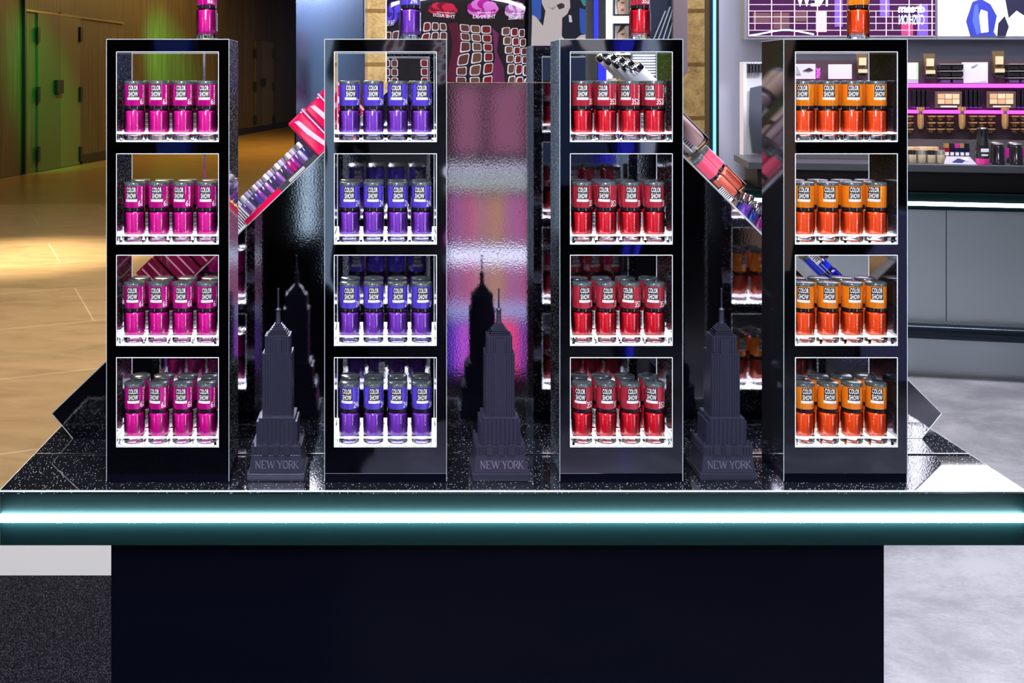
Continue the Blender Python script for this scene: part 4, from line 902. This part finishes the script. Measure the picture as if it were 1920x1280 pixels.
for pts_, m_ in (([(838, 50), (858, 44), (862, 90), (856, 155), (838, 155), (846, 100)], drp), ([(921, 52), (934, 64), (930, 100), (944, 130), (950, 156), (921, 156), (926, 110)], drq), ([(832, 120), (846, 150), (832, 158)], drq)):
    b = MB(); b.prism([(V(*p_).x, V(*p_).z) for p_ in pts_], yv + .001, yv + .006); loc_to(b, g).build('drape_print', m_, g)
# lower body of the stand: shelf boards, globe lamps, rows of tubes
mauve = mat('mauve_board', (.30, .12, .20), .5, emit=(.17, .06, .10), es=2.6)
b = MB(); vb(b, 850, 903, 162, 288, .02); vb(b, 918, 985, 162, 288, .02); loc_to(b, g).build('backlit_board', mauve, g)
b = MB(); vb(b, 835, 1000, 336, 350, .06); loc_to(b, g).build('light_shelf', mat('pale_green_led', (.5, .6, .55), emit=(.42, .5, .46), es=2.2), g)
b = MB(); vb(b, 835, 1000, 466, 486, .06); loc_to(b, g).build('light_shelf', mat('pale_blue_led', (.7, .75, .9), emit=(.75, .82, 1), es=3), g)
b = MB(); vb(b, 835, 1000, 570, 590, .06); loc_to(b, g).build('light_shelf', mat('dim_blue_led', (.3, .35, .6), emit=(.3, .36, .6), es=2.2), g)
for k in range(6):
    p = V(843 + 27 * k, 316); b = MB(); r = 10 * YV / F
    b.lathe([(0, -r), (r * .5, -r * .86), (r * .87, -r * .5), (r, 0), (r * .87, r * .5), (r * .5, r * .86), (0, r)], 16, (p.x, p.y + .03, p.z)); loc_to(b, g).build('globe_lamp', mat('globe', (.8, .8, .9), emit=(.55, .56, .66), es=3), g)
tc_ = [(.42, .10, .35), (.30, .18, .3), (.55, .06, .20), (.5, .25, .3), (.36, .16, .2), (.5, .28, .18), (.42, .24, .12)]
for row, (ya, yb_) in enumerate(((362, 452), (492, 566), (600, 690))):
    cols_ = tc_ if row < 2 else [(.06, .03, .35), (.45, .08, .42), (.05, .03, .25), (.02, .03, .4), (.75, .02, .08), (.6, .05, .12), (.08, .03, .25)]
    for k in range(10 if row < 2 else 7):
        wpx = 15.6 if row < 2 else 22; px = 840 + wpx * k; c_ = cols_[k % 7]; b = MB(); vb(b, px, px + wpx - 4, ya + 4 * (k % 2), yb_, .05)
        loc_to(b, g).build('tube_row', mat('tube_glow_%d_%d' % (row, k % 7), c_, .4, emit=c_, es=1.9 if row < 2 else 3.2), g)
# poster of a woman
YP = 4.3; pw = empty('portrait_poster', (V(1050, 0).x, yv, 0)); tag(pw, 'poster of a person with dark hair, earring and blue coat seen in the mirror', 'poster')
b = MB()
def vp(pts, mi, dd): b.prism([(V(*p).x, V(*p).z) for p in pts], yv + .030 + dd, yv + .0306 + dd, mi)
vp([(992, -150), (1110, -150), (1110, 330), (992, 330)], 0, 0)
vp([(998, -10), (1018, -10), (1018, 38), (1010, 44), (1000, 30)], 1, .001)
vp([(1016, -40), (1068, -40), (1066, 14), (1060, 28), (1052, 36), (1040, 38), (1028, 28), (1019, 8)], 2, .003)
vp([(1026, 22), (1052, 30), (1050, 72), (1060, 90), (1000, 90), (1000, 30), (1008, 34), (1022, 52)], 2, .002)
vp([(1082, 14), (1096, 18), (1108, 34), (1108, 62), (1090, 66), (1080, 62)], 1, .003)
vp([(1070, 74), (1080, 66), (1108, 60), (1108, 110), (1080, 110)], 2, .004)
vp([(1044, 12), (1052, 7), (1057, 10), (1056, 16), (1048, 20)], 3, .005); vp([(1028, 14), (1036, 18), (1044, 14), (1038, 21)], 4, .005)
vp([(1000, 90), (1060, 90), (1108, 110), (1108, 330), (1000, 330)], 5, .003)
vp([(1062, 30), (1066, 30), (1067, 44), (1062, 44)], 6, .006)
vp([(1076, -20), (1108, -20), (1106, 8), (1090, 10)], 7, .004)
loc_to(b, pw).build('poster_print', [mat('po_black', (.01, .015, .025), emit=(.008, .012, .02), es=1), mat('po_blue', (.03, .10, .45), emit=(.03, .09, .36), es=1), mat('po_skin', (.62, .56, .52), emit=(.48, .44, .41), es=1), mat('po_lip', (.12, .08, .09), .4), mat('po_grey', (.3, .28, .28), emit=(.2, .19, .19), es=1), mat('po_navy', (.015, .03, .07), emit=(.01, .02, .05), es=1), mat('po_silver', (.7, .7, .75), emit=(.6, .6, .65), es=1), mat('po_teal', (.05, .25, .25), emit=(.05, .25, .24), es=1)], pw)
# luminous columns further along: only the mirrors and glossy faces show them
def fitting(name, label, cat, px0, px1, z0, z1, col, es, Yv=YV, d=.08):
    a = V(px0, 0, Yv); c = V(px1, 0, Yv); o = empty(name, ((a.x + c.x) / 2, a.y, z0)); w_ = (c.x - a.x) / 2
    MB().box(-w_ - .02, w_ + .02, -.1, -.001, -.0, z1 - z0).build('housing', mat_black, o); 
    MB().box(-w_, w_, 0, d, .01, z1 - z0 - .01).build('light_face', mat('glow_%s' % label[:12], tuple(x * .6 for x in col), emit=col, es=es), o); tag(o, label, cat); return o
fitting('unseen_light_column', 'pale blue standing light column mirrored on the backboard', 'light', 568, 590, .74, 2.3, (.62, .85, 1), 1.5)
fitting('unseen_light_column', 'pale grey-blue light column mirrored along the purple tower edge', 'light', 620, 644, .55, 2.3, (.40, .55, .68), .9)
fitting('unseen_light_column', 'deep blue light column mirrored beside the red tower', 'light', 1127, 1145, .0, 2.1, (.04, .04, 1), .6)
fitting('unseen_light_column', 'slim white light column mirrored on the red tower', 'light', 1168, 1184, .9, 2.3, (.75, .85, 1), .6)
fitting('unseen_light_column', 'navy blue light column mirrored on the magenta tower', 'light', 330, 380, 1.0, 2.6, (.01, .04, .35), .22)
fitting('unseen_light_column', 'wide steel blue light column mirrored on the dark pylon', 'light', 512, 548, 1.62, 2.6, (.16, .36, .8), 1.6)
fitting('unseen_light_column', 'mauve glowing column mirrored on the orange tower', 'light', 1400, 1440, .6, 2.1, (.35, .22, .16), .35)
fitting('unseen_light_column', 'violet glowing column mirrored low beside the orange tower', 'light', 1560, 1640, .2, .9, (.10, .09, .20), .6)
fitting('unseen_light_column', 'teal glowing column mirrored on the far tower edge', 'light', 1250, 1270, 1.3, 1.7, (.10, .55, .5), .6)
fitting('unseen_light_column', 'bright narrow light column standing far to the right behind the viewer', 'light', 1700, 1716, .2, 2.6, (.95, .97, 1), 14)  # last three are added to draw vertical highlights on the bottles
fitting('unseen_light_column', 'second bright narrow light column far to the right behind the viewer', 'light', 1850, 1862, .2, 2.6, (.95, .97, 1), 14)
fitting('unseen_light_column', 'bright narrow light column standing far to the left behind the viewer', 'light', -360, -344, .2, 2.6, (.95, .97, 1), 12)
